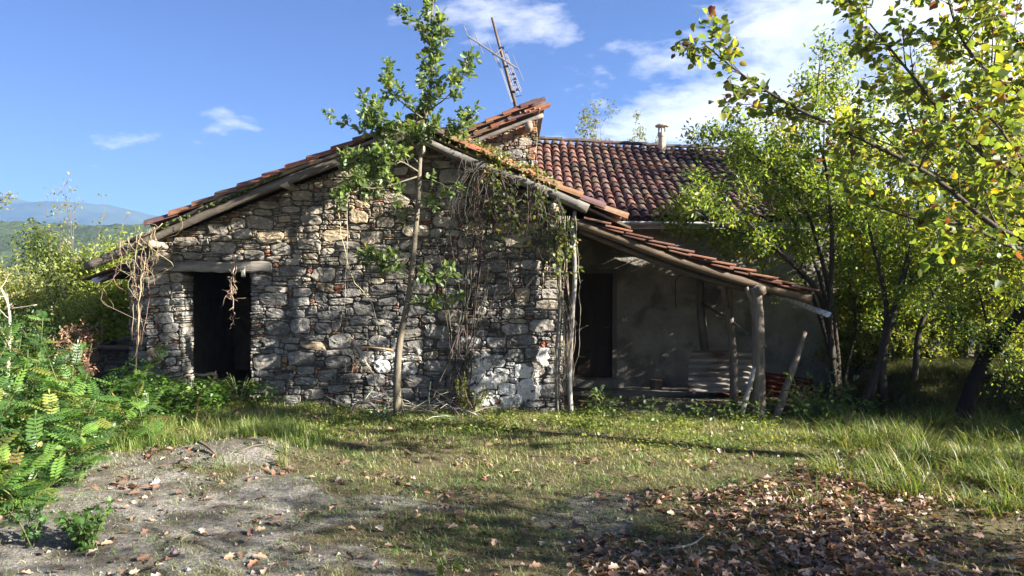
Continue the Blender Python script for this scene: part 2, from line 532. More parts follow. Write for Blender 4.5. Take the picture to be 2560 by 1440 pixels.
def mtop(x):
    px = 1280 + x * FPX / 2600
    py = 500 + 0.13 * max(0.0, px - 60) + 26 * n2(px, 0, 0.004, 7.0) + 5 * n2(px, 0, 0.02, 1.0)
    return 1.75 + (720 - min(py, 600)) * 2600 / FPX


ridge_sheet('mountain', 1800, 800, np.linspace(-3000, 3000, 200), mtop, -40, M['mount'], 16, 0.004, 'long blue mountain ridge on the horizon', 22, 4.0)

# ------------------------------------------------------------------ stone walls
STONE_COLS = [(0.23, 0.215, 0.185), (0.19, 0.18, 0.165), (0.27, 0.25, 0.22), (0.21, 0.20, 0.18), (0.16, 0.153, 0.14), (0.25, 0.24, 0.22), (0.27, 0.235, 0.18), (0.20, 0.193, 0.18)]


def pack(x0, x1, z0, z1, cell, inside, rng, classes):
    nx, nz = int((x1 - x0) / cell), int((z1 - z0) / cell)
    free = np.zeros((nz, nx), dtype=bool)
    for j in range(nz):
        for i in range(nx):
            free[j, i] = inside(x0 + (i + .5) * cell, z0 + (j + .5) * cell)
    out = []
    for (w0, w1, h0, h1, tries) in classes:
        for _ in range(tries):
            w, h = rng.randint(w0, w1), rng.randint(h0, h1)
            if w < h: w, h = h, w
            i, j = rng.randint(0, max(0, nx - w)), rng.randint(0, max(0, nz - h))
            if free[j:j + h, i:i + w].all() and free[j:j + h, i:i + w].size == w * h:
                free[j:j + h, i:i + w] = False
                out.append((i, j, w, h))
    for j in range(nz):
        for i in range(nx):
            if free[j, i]:
                w = 1
                mw = rng.randint(3, 7)
                while w < mw and i + w < nx and free[j, i + w]: w += 1
                h = 1
                mh = rng.choice((1, 1, 2, 2, 3))
                while h < mh and j + h < nz and free[j + h, i:i + w].all(): h += 1
                free[j:j + h, i:i + w] = False
                out.append((i, j, w, h))
    return [(x0 + i * cell, z0 + j * cell, w * cell, h * cell) for (i, j, w, h) in out]


def stone_mesh(mb, r, yface, rng, depth=0.16, tint=None, warp=0.028, big=1.0, brick=False):
    """one rubble stone laid in a wall that faces -Y"""
    x, z, w, h = r
    g = 0.002 + rng.random() * 0.005
    cx, cz = x + w / 2, z + h / 2
    hw, hh = w / 2 - g, h / 2 - g
    e = rng.uniform(3.2, 9.0)
    n = 13 if w * h > 0.012 else 10
    rot = rng.uniform(-0.06, 0.06)
    sk = rng.uniform(-0.16, 0.16) * hh
    pro = rng.uniform(0.008, 0.040) * (1.0 if w * h > 0.01 else 0.8)
    tx, tz = rng.uniform(-0.12, 0.12), rng.uniform(-0.22, 0.10)
    outl = []
    off = rng.random()
    for k in range(n):
        a = 2 * math.pi * (k + 0.5 * off + rng.uniform(-.22, .22)) / n
        c, s = math.cos(a), math.sin(a)
        q = (abs(c) ** e + abs(s) ** e) ** (-1 / e)
        q *= 1 + rng.uniform(-.10, .07)
        lx, lz = c * q * hw, s * q * hh
        lz += sk * lx / max(hw, 1e-3)
        outl.append((lx - lz * rot, lz + lx * rot))

    def wp(lx, lz):
        X_, Z_ = cx + lx, cz + lz
        return X_ + warp * n2(X_, Z_, 2.3, 4.0) * 1.2, Z_ + warp * n2(X_, Z_, 2.3, 9.0) * 1.2 + 0.03 * n2(X_, Z_, 0.7, 2.0)

    V, F = [], []
    rings = [(1.0, depth), (1.0, 0.02), (0.965, -pro * 0.72), (0.74, -pro), (0.33, -pro * rng.uniform(0.9, 1.25))]
    for ri, (s, y) in enumerate(rings):
        for (lx, lz) in outl:
            jx = 0 if ri < 2 else rng.uniform(-.05, .05) * hw
            jz = 0 if ri < 2 else rng.uniform(-.07, .07) * hh
            X_, Z_ = wp(lx * s + jx, lz * s + jz)
            yy = y + (0 if ri < 2 else rng.uniform(-.009, .009) * big + (tx * lx + tz * lz) * s)
            V.append((X_, yface + yy, Z_))
    nr = len(rings)
    for q in range(nr - 1):
        for k in range(n):
            j = (k + 1) % n
            F.append((q * n + k, q * n + j, (q + 1) * n + j, (q + 1) * n + k))
    F.append(tuple((nr - 1) * n + k for k in range(n)))
    # orientation: faces should look to -Y
    F = [tuple(f) for f in F]
    if tint is None:
        t = rng.choice(STONE_COLS); k = rng.uniform(0.75, 1.2); tint = (t[0] * k, t[1] * k, t[2] * k)
    mb.add(V, F, tint)


def lay_wall(parent, rects, yface, rng, single_n, depth_of, tint_of, mat, nm='stone'):
    rects = sorted(rects, key=lambda r: -r[2] * r[3])
    rest = MB(); nrest = 0
    for k, r in enumerate(rects):
        mb = MB() if k < single_n else rest
        stone_mesh(mb, r, yface + rng.uniform(-0.012, 0.02), rng, depth_of(r), tint_of(r, rng))
        if k < single_n: mb.build(nm, mat, parent, smooth=False)
        else: nrest += 1
    if nrest:
        o = rest.build('small_stones', mat, parent, smooth=False); tag(o, kind='stuff')


# ------------------------------------------------------------------ the barn with the stone gable
YF = 11.3                       # gable face
APX, APZ = -1.49, 4.19          # ridge
SL, SR = 0.397, 0.458           # falls to the left and to the right
BX0, BX1 = -5.92, 0.80
DX0, DX1, DZ1 = -5.02, -4.0, 1.99


def roof_z(x):
    return APZ - (SL * (APX - x) if x < APX else SR * (x - APX))


barn = thing('stone_barn', 'rubble stone barn with low tiled gable roof and dark open doorway', 'barn')
STEPX = -5.60


def inside_front(x, z):
    if x < STEPX or x > BX1: return False
    if z > roof_z(x) - 0.17: return False
    if DX0 < x < DX1 and z < DZ1 + 0.17: return False
    if -5.48 < x < -3.66 and DZ1 - 0.01 < z < DZ1 + 0.17: return False
    return True


def tint_front(r, rng):
    x, z = r[0] + r[2] / 2, r[1] + r[3] / 2
    if r[2] * r[3] < 0.014 and rng.random() < 0.10: return (0.26 * rng.uniform(.7, 1.1), 0.105, 0.06)
    t = rng.choice(STONE_COLS); k = rng.uniform(0.75, 1.2)
    warm = sstep(1.4, 2.8, z) * 0.12
    if rng.random() < 0.05: t = (0.30, 0.24, 0.16)
    return (t[0] * k * (1 + warm), t[1] * k * (1 + warm * .3), t[2] * k * (1 - warm))


def depth_front(r):
    if abs(r[0] + r[2] - DX0) < 0.06 or abs(r[0] - DX1) < 0.06: return 0.34
    return 0.15


CL = [(9, 14, 5, 7, 220), (7, 12, 4, 6, 1100), (5, 10, 3, 5, 5000), (4, 9, 2, 4, 9000), (4, 8, 2, 2, 6000)]
rs = random.Random(11)
rects = pack(STEPX, BX1 + 0.01, -0.3, 4.2, 0.034, inside_front, rs, CL)
lay_wall(barn, rects, YF, rs, 290, depth_front, tint_front, M['stone'])
rects = pack(BX0, STEPX - 0.005, -0.2, 2.55, 0.036, lambda x, z: z < roof_z(x) - 0.17, rs, CL)
lay_wall(barn, rects, YF + 0.16, rs, 40, lambda r: 0.2, lambda r, g: tuple(0.85 * c for c in g.choice(STONE_COLS)), M['stone'], 'corner_stone')


def gable_poly(xa, xb, drop, z0=-0.4):
    p = [(xa, z0), (xb, z0), (xb, roof_z(xb) - drop)]
    if xa < APX < xb: p.append((APX, APZ - drop))
    p.append((xa, roof_z(xa) - drop))
    return p


# mortar core of the gable, round the doorway
for (xa, xb, za, zb, nm) in ((STEPX, DX0 - 0.05, -0.4, None, 'wall_core'), (DX1 + 0.05, BX1 - 0.04, -0.4, None, 'wall_core')):
    mb = MB(); poly = [(x, YF + 0.04, z) for x, z in gable_poly(xa, xb, 0.16)]
    prism(mb, poly, (0, 0.42, 0)); mb.build(nm, M['mortar'], barn)
mb = MB()
prism(mb, [(DX0 - 0.05, YF + 0.04, DZ1 + 0.02), (DX1 + 0.05, YF + 0.04, DZ1 + 0.02), (DX1 + 0.05, YF + 0.04, roof_z(DX1 + 0.05) - 0.16), (DX0 - 0.05, YF + 0.04, roof_z(DX0 - 0.05) - 0.16)], (0, 0.42, 0))
mb.build('wall_core', M['mortar'], barn)
mb = MB(); prism(mb, [(x, YF + 0.2, z) for x, z in gable_poly(BX0 + 0.03, STEPX - 0.004, 0.17)], (0, 0.26, 0)); mb.build('wall_core', M['mortar'], barn)
# long side walls and back wall
mb = MB(); prism(mb, [(BX0 + 0.03, YF + 0.462, -0.4), (BX0 + 0.03, 16.0, -0.4), (BX0 + 0.03, 16.0, roof_z(BX0) - 0.17), (BX0 + 0.03, YF + 0.462, roof_z(BX0) - 0.17)], (0.4, 0, 0)); mb.build('side_wall', M['mortar'], barn)
mb = MB(); prism(mb, [(BX1 - 0.04, YF + 0.462, -0.4), (BX1 - 0.04, 13.96, -0.4), (BX1 - 0.04, 13.96, roof_z(BX1) - 0.17), (BX1 - 0.04, YF + 0.462, roof_z(BX1) - 0.17)], (-0.4, 0, 0)); mb.build('side_wall', M['mortar'], barn)
mb = MB(); prism(mb, [(x, 14.6, z) for x, z in gable_poly(BX0 + 0.44, BX1 - 0.45, 0.18)], (0, 0.35, 0)); mb.build('back_wall', M['mortar'], barn)
# lintel over the doorway and the peg hanging from it
rs = random.Random(3)
mb = MB(); beam(mb, (-5.50, YF + 0.06, DZ1 + 0.085), (-3.67, YF + 0.06, DZ1 + 0.075), 0.2, 0.16, rs, 12, 0.2, (0.19, 0.175, 0.15)); mb.build('lintel', M['wood'], barn)
mb = MB(); beam(mb, P(609, 665, YF - 0.09), P(608, 692, YF - 0.09), 0.05, 0.04, rs, 3, 0.2, (0.3, 0.27, 0.23), up=(0, 1, 0)); mb.build('peg', M['wood'], barn)

# roof ---------------------------------------------------------------
Y0R, Y1R = 10.98, 14.9


def slope_pt(side, s, y, lift=0.0):
    """s metres down the slope from the ridge"""
    k = SL if side < 0 else SR
    c = 1 / math.sqrt(1 + k * k)
    return Vector((APX + side * s * c + side * lift * k * c, y, APZ - s * k * c + lift * c))


LL, LR = 4.62, 3.60             # slope lengths
roof = MB()
for side, Ls in ((-1, LL), (1, LR)):
    a, b_, c_, d_ = slope_pt(side, 0, Y0R + 0.03, -0.03), slope_pt(side, Ls, Y0R + 0.03, -0.03), slope_pt(side, Ls, Y1R, -0.03), slope_pt(side, 0, Y1R, -0.03)
    prism(roof, [a, b_, c_, d_], (0, 0, -0.035), (0.16, 0.12, 0.085))
roof_b = roof.build('roof', M['wood'], barn)


def tile_mesh(name, mat, rng, L=0.46, r0=0.092, r1=0.074, th=0.014, tint=(.3, .15, .1), seg=7, up=1):
    """barrel tile along +x (down slope), wide end first if up"""
    mb = MB(); V = []
    for e, (x, r) in enumerate(((0.0, r1), (L * .5, (r0 + r1) / 2), (L, r0))):
        for ri in (r, r - th):
            for k in range(seg + 1):
                a = math.pi * (0.04 + 0.92 * k / seg)
                j = 1 + rng.uniform(-.03, .03)
                V.append((x + rng.uniform(-.006, .006), math.cos(a) * ri * j, (math.sin(a) * ri * j * 0.92) * up))
    n = seg + 1
    F = []
    for e in range(2):
        o, q = e * 2 * n, (e + 1) * 2 * n
        for k in range(seg):
            F.append((o + k, o + k + 1, q + k + 1, q + k))
            F.append((o + n + k + 1, o + n + k, q + n + k, q + n + k + 1))
        F.append((o, q, q + n, o + n)); F.append((o + seg, o + n + seg, q + n + seg, q + seg))
    for o, s in ((0, 1), (4 * n, -1)):
        for k in range(seg):
            f = (o + k, o + n + k, o + n + k + 1, o + k + 1)
            F.append(f if s > 0 else f[::-1])
    if up < 0: F = [f[::-1] for f in F]
    mb.add(V, F, tint)
    return mb.mesh(name, mat, smooth=False)


def frame_mat(o, xd, up):
    xd = Vector(xd).normalized(); up = Vector(up); zd = (up - xd * up.dot(xd)).normalized(); yd = zd.cross(xd)
    return Matrix(((xd.x, yd.x, zd.x, o[0]), (xd.y, yd.y, zd.y, o[1]), (xd.z, yd.z, zd.z, o[2]), (0, 0, 0, 1)))


class Joined:
    """many copies of meshes baked into one"""
    def __init__(self):
        self.items = []

    def put(self, me, mat):
        self.items.append((me, mat))

    def build(self, name, mat, parent, kind='stuff'):
        cache = {}
        Vs, Fs, Ts, off = [], [], [], 0
        for me, mt in self.items:
            if me.name not in cache:
                v = np.empty(len(me.vertices) * 3, np.float32); me.vertices.foreach_get('co', v)
                f = np.array([p.vertices[:] for p in me.polygons], np.int32)
                t = np.empty(len(me.polygons) * 4, np.float32); me.attributes['tint'].data.foreach_get('color', t)
                cache[me.name] = (v.reshape(-1, 3), f, t.reshape(-1, 4)[:, :3])
            v, f, t = cache[me.name]
            A = np.array(mt)
            Vs.append(v @ A[:3, :3].T + A[:3, 3]); Fs.append(f + off); Ts.append(t); off += len(v)
        me = mesh_np(name, np.concatenate(Vs), np.concatenate(Fs), mat, np.concatenate(Ts))
        o = link(bpy.data.objects.new(name, me), parent)
        if kind: tag(o, kind=kind)
        return o


def put_obj(name, me, mt, parent):
    o = bpy.data.objects.new(name, me); link(o, parent); o.matrix_local = mt
    return o


rs = random.Random(5)
VERGE = [tile_mesh('verge_tile', M['tile_fresh'], rs, 0.52, 0.122, 0.100, 0.018, tuple(c * rs.uniform(.7, 1.0) for c in t)) for t in
         [(0.27, 0.10, 0.058), (0.23, 0.09, 0.055), (0.29, 0.12, 0.07), (0.20, 0.085, 0.058), (0.23, 0.11, 0.075), (0.16, 0.09, 0.068)]]
COVER = [tile_mesh('tile', M['tile'], rs, 0.46, 0.094, 0.076, 0.014, tuple(c * rs.uniform(.8, 1.2) for c in t)) for t in
         [(0.125, 0.066, 0.052), (0.10, 0.056, 0.048), (0.15, 0.08, 0.06), (0.10, 0.068, 0.06), (0.075, 0.052, 0.049), (0.058, 0.045, 0.044), (0.165, 0.09, 0.066), (0.12, 0.08, 0.066), (0.12, 0.06, 0.047), (0.072, 0.058, 0.053)]]
PAN = [tile_mesh('pan_tile', M['tile'], rs, 0.46, 0.094, 0.08, 0.014, tuple(c * rs.uniform(.7, 1.0) for c in t), 5, -1) for t in [(0.15, 0.08, 0.06), (0.11, 0.07, 0.055), (0.17, 0.09, 0.065)]]

jt = Joined()
for side, Ls in ((-1, LL - 0.2), (1, LR)):
    rows = int(Ls / 0.37)
    for c in range(20):
        y = Y0R + 0.07 + c * 0.197
        for r in range(rows):
            s0 = r * 0.37 + rs.uniform(-.02, .02)
            o = slope_pt(side, s0, y + rs.uniform(-.008, .008), 0.022 if c else 0.0)
            e = slope_pt(side, s0 + 0.46, y + rs.uniform(-.01, .01), 0.046 if c else 0.028)
            xd = e - o; up = slope_pt(side, 0, y, 1) - slope_pt(side, 0, y, 0)
            mt = frame_mat(o, xd, up)
            if c == 0:
                me = rs.choice(VERGE)
                put_obj('verge_tile', me, mt, roof_b)
            else:
                jt.put(rs.choice(COVER), mt)
            if c:
                o2 = slope_pt(side, s0, y - 0.098, 0.066); e2 = slope_pt(side, s0 + 0.46, y - 0.098, 0.09)
                jt.put(rs.choice(PAN), frame_mat(o2, e2 - o2, up))
jt.build('roof_tiles', M['tile'], roof_b)
# ridge tiles
for k in range(9):
    put_obj('ridge_tile', rs.choice(VERGE), frame_mat((APX, Y0R - 0.02 + k * 0.43, APZ + 0.06 + rs.uniform(0, .015)), (rs.uniform(-.04, .04), 1, 0.02), (0, 0, 1)), roof_b)

# verge timbers (bare bent poles under the tiles) and the purlin ends
WT = (0.115, 0.098, 0.078)
def pole(name, pts, r, parent, rng, tint=WT, n=9, k=5, jit=0.07, mat='wood', flat=1.0):
    mb = MB(); q = catmull(pts, k)
    if hasattr(r, '__len__'): rr = [r[0] + (r[1] - r[0]) * i / (len(q) - 1) for i in range(len(q))]
    else: rr = [r] * len(q)
    tube(mb, q, rr, n, tint, jit, rng, flat)
    return mb.build(name, M[mat], parent, smooth=True)


rs = random.Random(8)
pole('verge_rafter', [P(215, 667, 11.0), P(320, 622, 11.0), P(420, 578, 11.0), P(560, 517, 11.0), P(710, 456, 11.0), P(830, 410, 11.0), P(960, 360, 11.0), P(1035, 330, 11.02)], (0.062, 0.05), barn, rs, flat=1.1)
pole('verge_batten', [P(330, 600, 10.97), P(480, 532, 10.97), P(640, 462, 10.97), P(820, 394, 10.97), P(960, 343, 10.97)], 0.026, barn, rs, (0.22, 0.19, 0.155), 7)
pole('verge_rafter', [P(1030, 335, 11.02), P(1130, 385, 11.0), P(1230, 424, 11.0), P(1330, 462, 11.0), P(1470, 522, 11.0)], (0.055, 0.075), barn, rs, (0.145, 0.135, 0.12), flat=1.1)
for (px, py, r) in ((710, 460, 0.06), (372, 606, 0.08), (1385, 520, 0.075), (1050, 370, 0.08)):
    a = P(px, py, 10.95); pole('purlin', [a, a + Vector((0.01, 2.0, 0.0)), a + Vector((0.0, 3.7, 0.01))], r, barn, rs, (0.29, 0.25, 0.19), 9, 3, 0.1)
# lumps of moss along the left verge
mb = MB()
for k in range(60):
    t = rs.random(); a = P(400 + 300 * t, 585 - 133 * t - 14 + rs.uniform(-6, 4), 10.93)
    tube(mb, [a, a + Vector((0.05, 0.0, 0.018))], [rs.uniform(.012, .03), rs.uniform(.008, .02)], 5, (.05, .07, .02))
tag(mb.build('moss', M['moss'], barn, True), kind='stuff')

# old white plaster clinging low on the gable
def plaster_patch(parent, polys, step, yb, seed):
    """flakes: grid cells kept where noise is high, each a small slab lying on the stones"""
    mb = MB()
    for (cx, cz, rx, rz, thr) in polys:
        nx_, nz_ = int(2 * rx / step), int(2 * rz / step)
        H = {}
        for j in range(nz_ + 1):
            for i in range(nx_ + 1):
                x, z = cx - rx + i * step, cz - rz + j * step
                d = math.hypot((x - cx) / rx, (z - cz) / rz)
                f = n2(x, z, 3.2, seed) + 0.7 * n2(x, z, 8.0, seed + 3) + 0.4 * n2(x, z, 18.0, seed + 5) + 0.75 * (1 - d) - thr
                H[i, j] = (f, x + 0.3 * step * n2(x, z, 40, 2), z + 0.3 * step * n2(x, z, 40, 5))
        vid = {}
        V, Fc = [], []

        def vert(i, j):
            if (i, j) not in vid:
                f, x, z = H[i, j]
                y = yb - min(0.012, max(0.0, f) * 0.04) - 0.010 * n2(x, z, 7.0, 1.0) + (0.03 if f < 0.03 else 0.0)
                vid[i, j] = len(V); V.append((x, y, z))
            return vid[i, j]
        for j in range(nz_):
            for i in range(nx_):
                if sum(H[a][0] > 0 for a in ((i, j), (i + 1, j), (i + 1, j + 1), (i, j + 1))) >= 2:
                    Fc.append((vert(i, j), vert(i + 1, j), vert(i + 1, j + 1), vert(i, j + 1)))
        mb.add(V, Fc, (0.52, 0.505, 0.47))
    return tag(mb.build('plaster_remains', M['whitewash'], parent, smooth=True), kind='stuff')


def PW(px, py):
    p = P(px, py, YF); return p.x, p.z


px_, pz_ = PW(1262, 950)
plaster_patch(barn, [(px_, pz_, 0.75, 0.48, 0.34)], 0.016, YF - 0.010, 3.0)
px_, pz_ = PW(975, 905)
plaster_patch(barn, [(px_, pz_, 0.55, 0.35, 0.52)], 0.016, YF - 0.008, 13.0)
px_, pz_ = PW(1352, 893)
plaster_patch(barn, [(px_, pz_, 0.14, 0.16, 0.35)], 0.014, YF - 0.008, 23.0)

# ------------------------------------------------------------------ taller stone house behind the barn
tower = thing('stone_house', 'taller stone house end with single pitched tile roof behind the barn', 'house')
YT = 15.0
TX0, TX1 = -3.0, 0.53
TS = 0.425


def tz(x): return 5.40 - TS * (TX1 - x)


rs = random.Random(21)
rects = pack(-1.5, TX1 + 0.01, 3.0, 5.4, 0.036, lambda x, z: z < tz(x) - 0.17, rs, [(8, 13, 4, 7, 300), (6, 9, 3, 5, 600), (4, 7, 2, 4, 1200), (3, 5, 2, 2, 1200)])
lay_wall(tower, rects, YT, rs, 170, lambda r: 0.3, lambda r, g: tuple(c * g.uniform(.85, 1.2) for c in g.choice([(0.33, 0.275, 0.19), (0.30, 0.265, 0.205), (0.27, 0.25, 0.22), (0.34, 0.29, 0.21), (0.28, 0.14, 0.09)] if g.random() < .97 else STONE_COLS)), M['stone'])
mb = MB(); prism(mb, [(TX0, YT + 0.04, -0.4), (TX1 - 0.04, YT + 0.04, -0.4), (TX1 - 0.04, YT + 0.04, tz(TX1) - 0.16), (TX0, YT + 0.04, tz(TX0) - 0.16)], (0, 5.0, 0)); mb.build('wall', M['mortar'], tower)


def tpt(s, y, lift=0.0):
    c = 1 / math.sqrt(1 + TS * TS)
    return Vector((TX1 + 0.14 - s * c - lift * TS * c, y, 5.475 - s * TS * c + lift * c))


mb = MB(); prism(mb, [tpt(0.02, YT - 0.28, -.02), tpt(3.9, YT - 0.28, -.02), tpt(3.9, YT + 5.2, -.02), tpt(0.02, YT + 5.2, -.02)], (0, 0, -0.04), (0.2, 0.17, 0.13))
troof = mb.build('roof', M['wood'], tower)
jt = Joined()
for c in range(26):
    y = YT - 0.26 + c * 0.205
    for r in range(10):
        s0 = r * 0.37 + rs.uniform(-.02, .02)
        lift = 0.0 if c == 0 else 0.02
        o = tpt(s0, y + rs.uniform(-.01, .01), lift); e = tpt(s0 + 0.48, y + rs.uniform(-.01, .01), lift + 0.026)
        mt = frame_mat(o, e - o, tpt(0, y, 1) - tpt(0, y, 0))
        if c == 0:
            put_obj('verge_tile', rs.choice(VERGE), mt, troof)
            mt2 = mt.copy(); mt2.translation = mt.translation + Vector((0.1, 0.05, -0.10)); put_obj('verge_tile', rs.choice(VERGE), mt2, troof)
        else:
            jt.put(rs.choice(COVER), mt)
            o2 = tpt(s0, y - 0.1, 0.06); e2 = tpt(s0 + .48, y - 0.1, 0.086); jt.put(rs.choice(PAN), frame_mat(o2, e2 - o2, tpt(0, y, 1) - tpt(0, y, 0)))
jt.build('roof_tiles', M['tile'], troof)
q = MB(); prism(q, [tpt(0.12, YT - 0.2, 0.12), tpt(0.75, YT - 0.24, 0.115), tpt(0.8, YT + 0.3, 0.125), tpt(0.1, YT + 0.25, 0.13)], (0, 0, 0.03), (0.15, 0.15, 0.14)); q.build('roof_slab', M['stone'], troof)
pole('verge_rafter', [P(1358, 288, 14.7), P(1270, 321, 14.7), P(1180, 356, 14.7), P(1080, 396, 14.7)], 0.042, tower, rs, (0.2, 0.18, 0.15))
a = P(1322, 312, 14.62); pole('purlin', [a, a + Vector((0, 1.2, 0)), a + Vector((0, 2.4, 0))], 0.085, tower, rs, (0.28, 0.24, 0.19), 9, 3, .12)
for k in range(5):
    a = P(1300 + k * 12, 282 + rs.uniform(-3, 3) - k * 3, 14.66); pole('roof_slat', [a, a + Vector((0.0, 0.5, 0.0))], 0.022, tower, rs, (0.2, 0.16, 0.12), 6)

# ------------------------------------------------------------------ television antenna
ant = thing('antenna', 'leaning rusty television antenna mast above the tiled roof', 'antenna')
YA = 15.6
rs = random.Random(2)
top, bot = P(1230, 44, YA), P(1291, 272, YA)
mb = MB(); tube(mb, [bot, bot.lerp(top, .5), top], [0.04, 0.034, 0.026], 8, (.3, .2, .15)); mast = mb.build('mast', M['iron'], ant, True)
ba, bb = P(1170, 91, YA - 0.15), P(1296, 173, YA - 0.15)
mb = MB(); tube(mb, [ba, bb], 0.017, 6); boom = mb.build('boom', M['alu'], ant)
for t, up_, dn in ((0.0, 27, 27), (0.21, 27, 27), (0.475, 28, 28), (0.64, 22, 10), (1.0, 34, 30)):
    c = ba.lerp(bb, t); px = 1280 + c.x * FPX / c.y; py = 720 - (c.z - CAMZ) * FPX / c.y
    mb = MB(); tube(mb, [P(px - up_ * 0.42, py - up_, YA - 0.15), P(px + dn * 0.42, py + dn, YA - 0.15)], 0.0085, 5); mb.build('element', M['alu'], ant)
mb = MB(); tube(mb, [P(1237, 137, YA - 0.13), P(1255, 121, YA - 0.02)], 0.016, 6); mb.build('bracket', M['iron'], ant)
for (px, py) in ((1254, 121), (1265, 167), (1282, 231), (1238, 136)):
    p = P(px, py, YA); mb = MB(); tube(mb, [p + Vector((-.06, -.02, 0)), p + Vector((.05, -.02, 0.01))], 0.028, 7); mb.build('clamp', M['plastic'], ant)
# panel antenna: a wire grid with its stacked dipoles
ax_t, ax_b = Vector((1263, 128)), Vector((1297, 237))
for k in range(9):
    t = k / 8; c = ax_t.lerp(ax_b, t)
    mb = MB(); tube(mb, [P(c.x - 8, c.y - 2 + 6, YA + 0.3), P(c.x + 8, c.y + 2, YA - 0.05)], 0.006, 4); mb.build('grid_wire', M['alu'], ant)
for dx, y in ((-9, 0.35), (-4, 0.25), (1, 0.1), (6, 0.0), (9, -0.1)):
    mb = MB(); tube(mb, [P(ax_t.x + dx - 4, ax_t.y + abs(dx), YA + y), P(ax_b.x + dx - 2, ax_b.y - abs(dx), YA + y)], 0.0065, 4); mb.build('grid_wire', M['alu'], ant)
for dx in (-14, -11):
    mb = MB(); tube(mb, [P(1262 + dx - 7, 145, YA - .1), P(1283 + dx + 10, 255, YA - .1)], 0.006, 4); mb.build('grid_wire', M['alu'], ant)
for (px, py) in ((1283, 185), (1287, 197), (1288, 206), (1293, 224)):
    p = P(px, py, YA - 0.1); mb = MB(); box(mb, p - Vector((.03, .02, .02)), p + Vector((.03, .02, .02))); mb.build('dipole_box', M['plastic'], ant)

# ------------------------------------------------------------------ plastered house with the long tile roof
house = thing('plastered_house', 'grey plastered farmhouse with long barrel tile roof and dark door', 'house')
YH = 14.0
HX0, HX1 = 0.45, 6.18
hd0, hd1, hz0, hz1 = 1.17, 1.90, 0.04, 2.03     # door opening


def rough_wall(x0, x1, z0, z1, y, step=0.09, amp=0.016):
    nx_, nz_ = max(1, int((x1 - x0) / step)), max(1, int((z1 - z0) / step))
    V = [(x0 + (x1 - x0) * i / nx_, y + amp * (n2(x0 + i * step, z0 + j * step, 1.8, 6) + .7 * n2(x0 + i * step, z0 + j * step, 6.0, 2)), z0 + (z1 - z0) * j / nz_) for j in range(nz_ + 1) for i in range(nx_ + 1)]
    F = [(j * (nx_ + 1) + i, j * (nx_ + 1) + i + 1, (j + 1) * (nx_ + 1) + i + 1, (j + 1) * (nx_ + 1) + i) for j in range(nz_) for i in range(nx_)]
    return V, F


mb = MB()
for (a, b_, c_, d_) in ((HX0, hd0 - 0.06, -0.5, 3.1), (hd1 + 0.06, HX1, -0.5, 3.1), (hd0 - 0.06, hd1 + 0.06, hz1 + 0.06, 3.1), (hd0 - 0.06, hd1 + 0.06, -0.5, hz0 - 0.05)):
    V, F = rough_wall(a, b_, c_, d_, YH); mb.add(V, F)
prism(mb, [(HX1, YH - 0.002, -0.5), (HX1, 22.0, -0.5), (HX1, 22.0, 2.9), (HX1, 18.1, 5.0), (HX1, YH - 0.002, 3.1)], (-0.3, 0, 0))
box(mb, (HX0, 21.7, -0.5), (HX1 - 0.31, 22.0, 2.9))
mb.build('wall', M['plaster'], house)
# door
d = MB(); box(d, (hd0, YH + 0.13, hz0), (hd1, YH + 0.17, hz1)); door = d.build('door', M['door'], house)
for (za, zb) in ((0.12, 0.62), (0.72, 1.92)):
    for (xa, xb) in ((hd0 + 0.08, hd0 + 0.33), (hd0 + 0.40, hd1 - 0.08)):
        q = MB(); prism(q, [(xa, YH + 0.128, za), (xb, YH + 0.128, za), (xb, YH + 0.128, zb), (xa, YH + 0.128, zb)], (0, -0.018, 0)); q.build('door_panel', M['door'], door)
q = MB(); tube(q, [(hd1 - 0.06, YH + 0.13, 1.0), (hd1 - 0.06, YH + 0.07, 1.0), (hd1 - 0.15, YH + 0.07, 1.0)], 0.01, 6); q.build('door_handle', M['iron'], door)
q = MB()
box(q, (hd0 - 0.09, YH - 0.03, hz0), (hd0, YH + 0.2, hz1)); box(q, (hd1, YH - 0.03, hz0), (hd1 + 0.08, YH + 0.2, hz1)); box(q, (hd0 - 0.09, YH - 0.032, hz1), (hd1 + 0.08, YH + 0.2, hz1 + 0.08))
q.build('door_frame', M['frame'], house)
q = MB(); box(q, (hd0 - 0.25, YH - 0.22, -0.3), (hd1 + 0.18, YH + 0.2, hz0 - 0.005)); q.build('door_step', M['concrete'], house)
p = P(1562, 797, YH - 0.03); q = MB(); box(q, p - Vector((.045, .02, .045)), p + Vector((.045, .03, .045))); q.build('switch_box', M['cement_pipe'], house)
pole('cable', [P(1690, 770, YH - .03), P(1688, 720, YH - .03), P(1695, 692, YH - .03), P(1730, 686, YH - .03), P(1790, 684, YH - .03)], 0.008, house, rs, (.05, .05, .05), 5)

A_, B_, C_, D_ = Vector((0.25, 13.55, 2.99)), Vector((6.45, 13.78, 2.96)), Vector((6.55, 18.2, 4.98)), Vector((0.35, 18.0, 5.30))


def hp(u, v, lift=0.0):
    p = A_.lerp(B_, u).lerp(D_.lerp(C_, u), v)
    p.z += -0.05 * math.sin(u * math.pi) * math.sin(v * math.pi) + 0.02 * n2(u * 5, v * 4, 1.0, 3.0)
    nrm = (B_ - A_).cross(D_ - A_).normalized()
    return p + nrm * lift


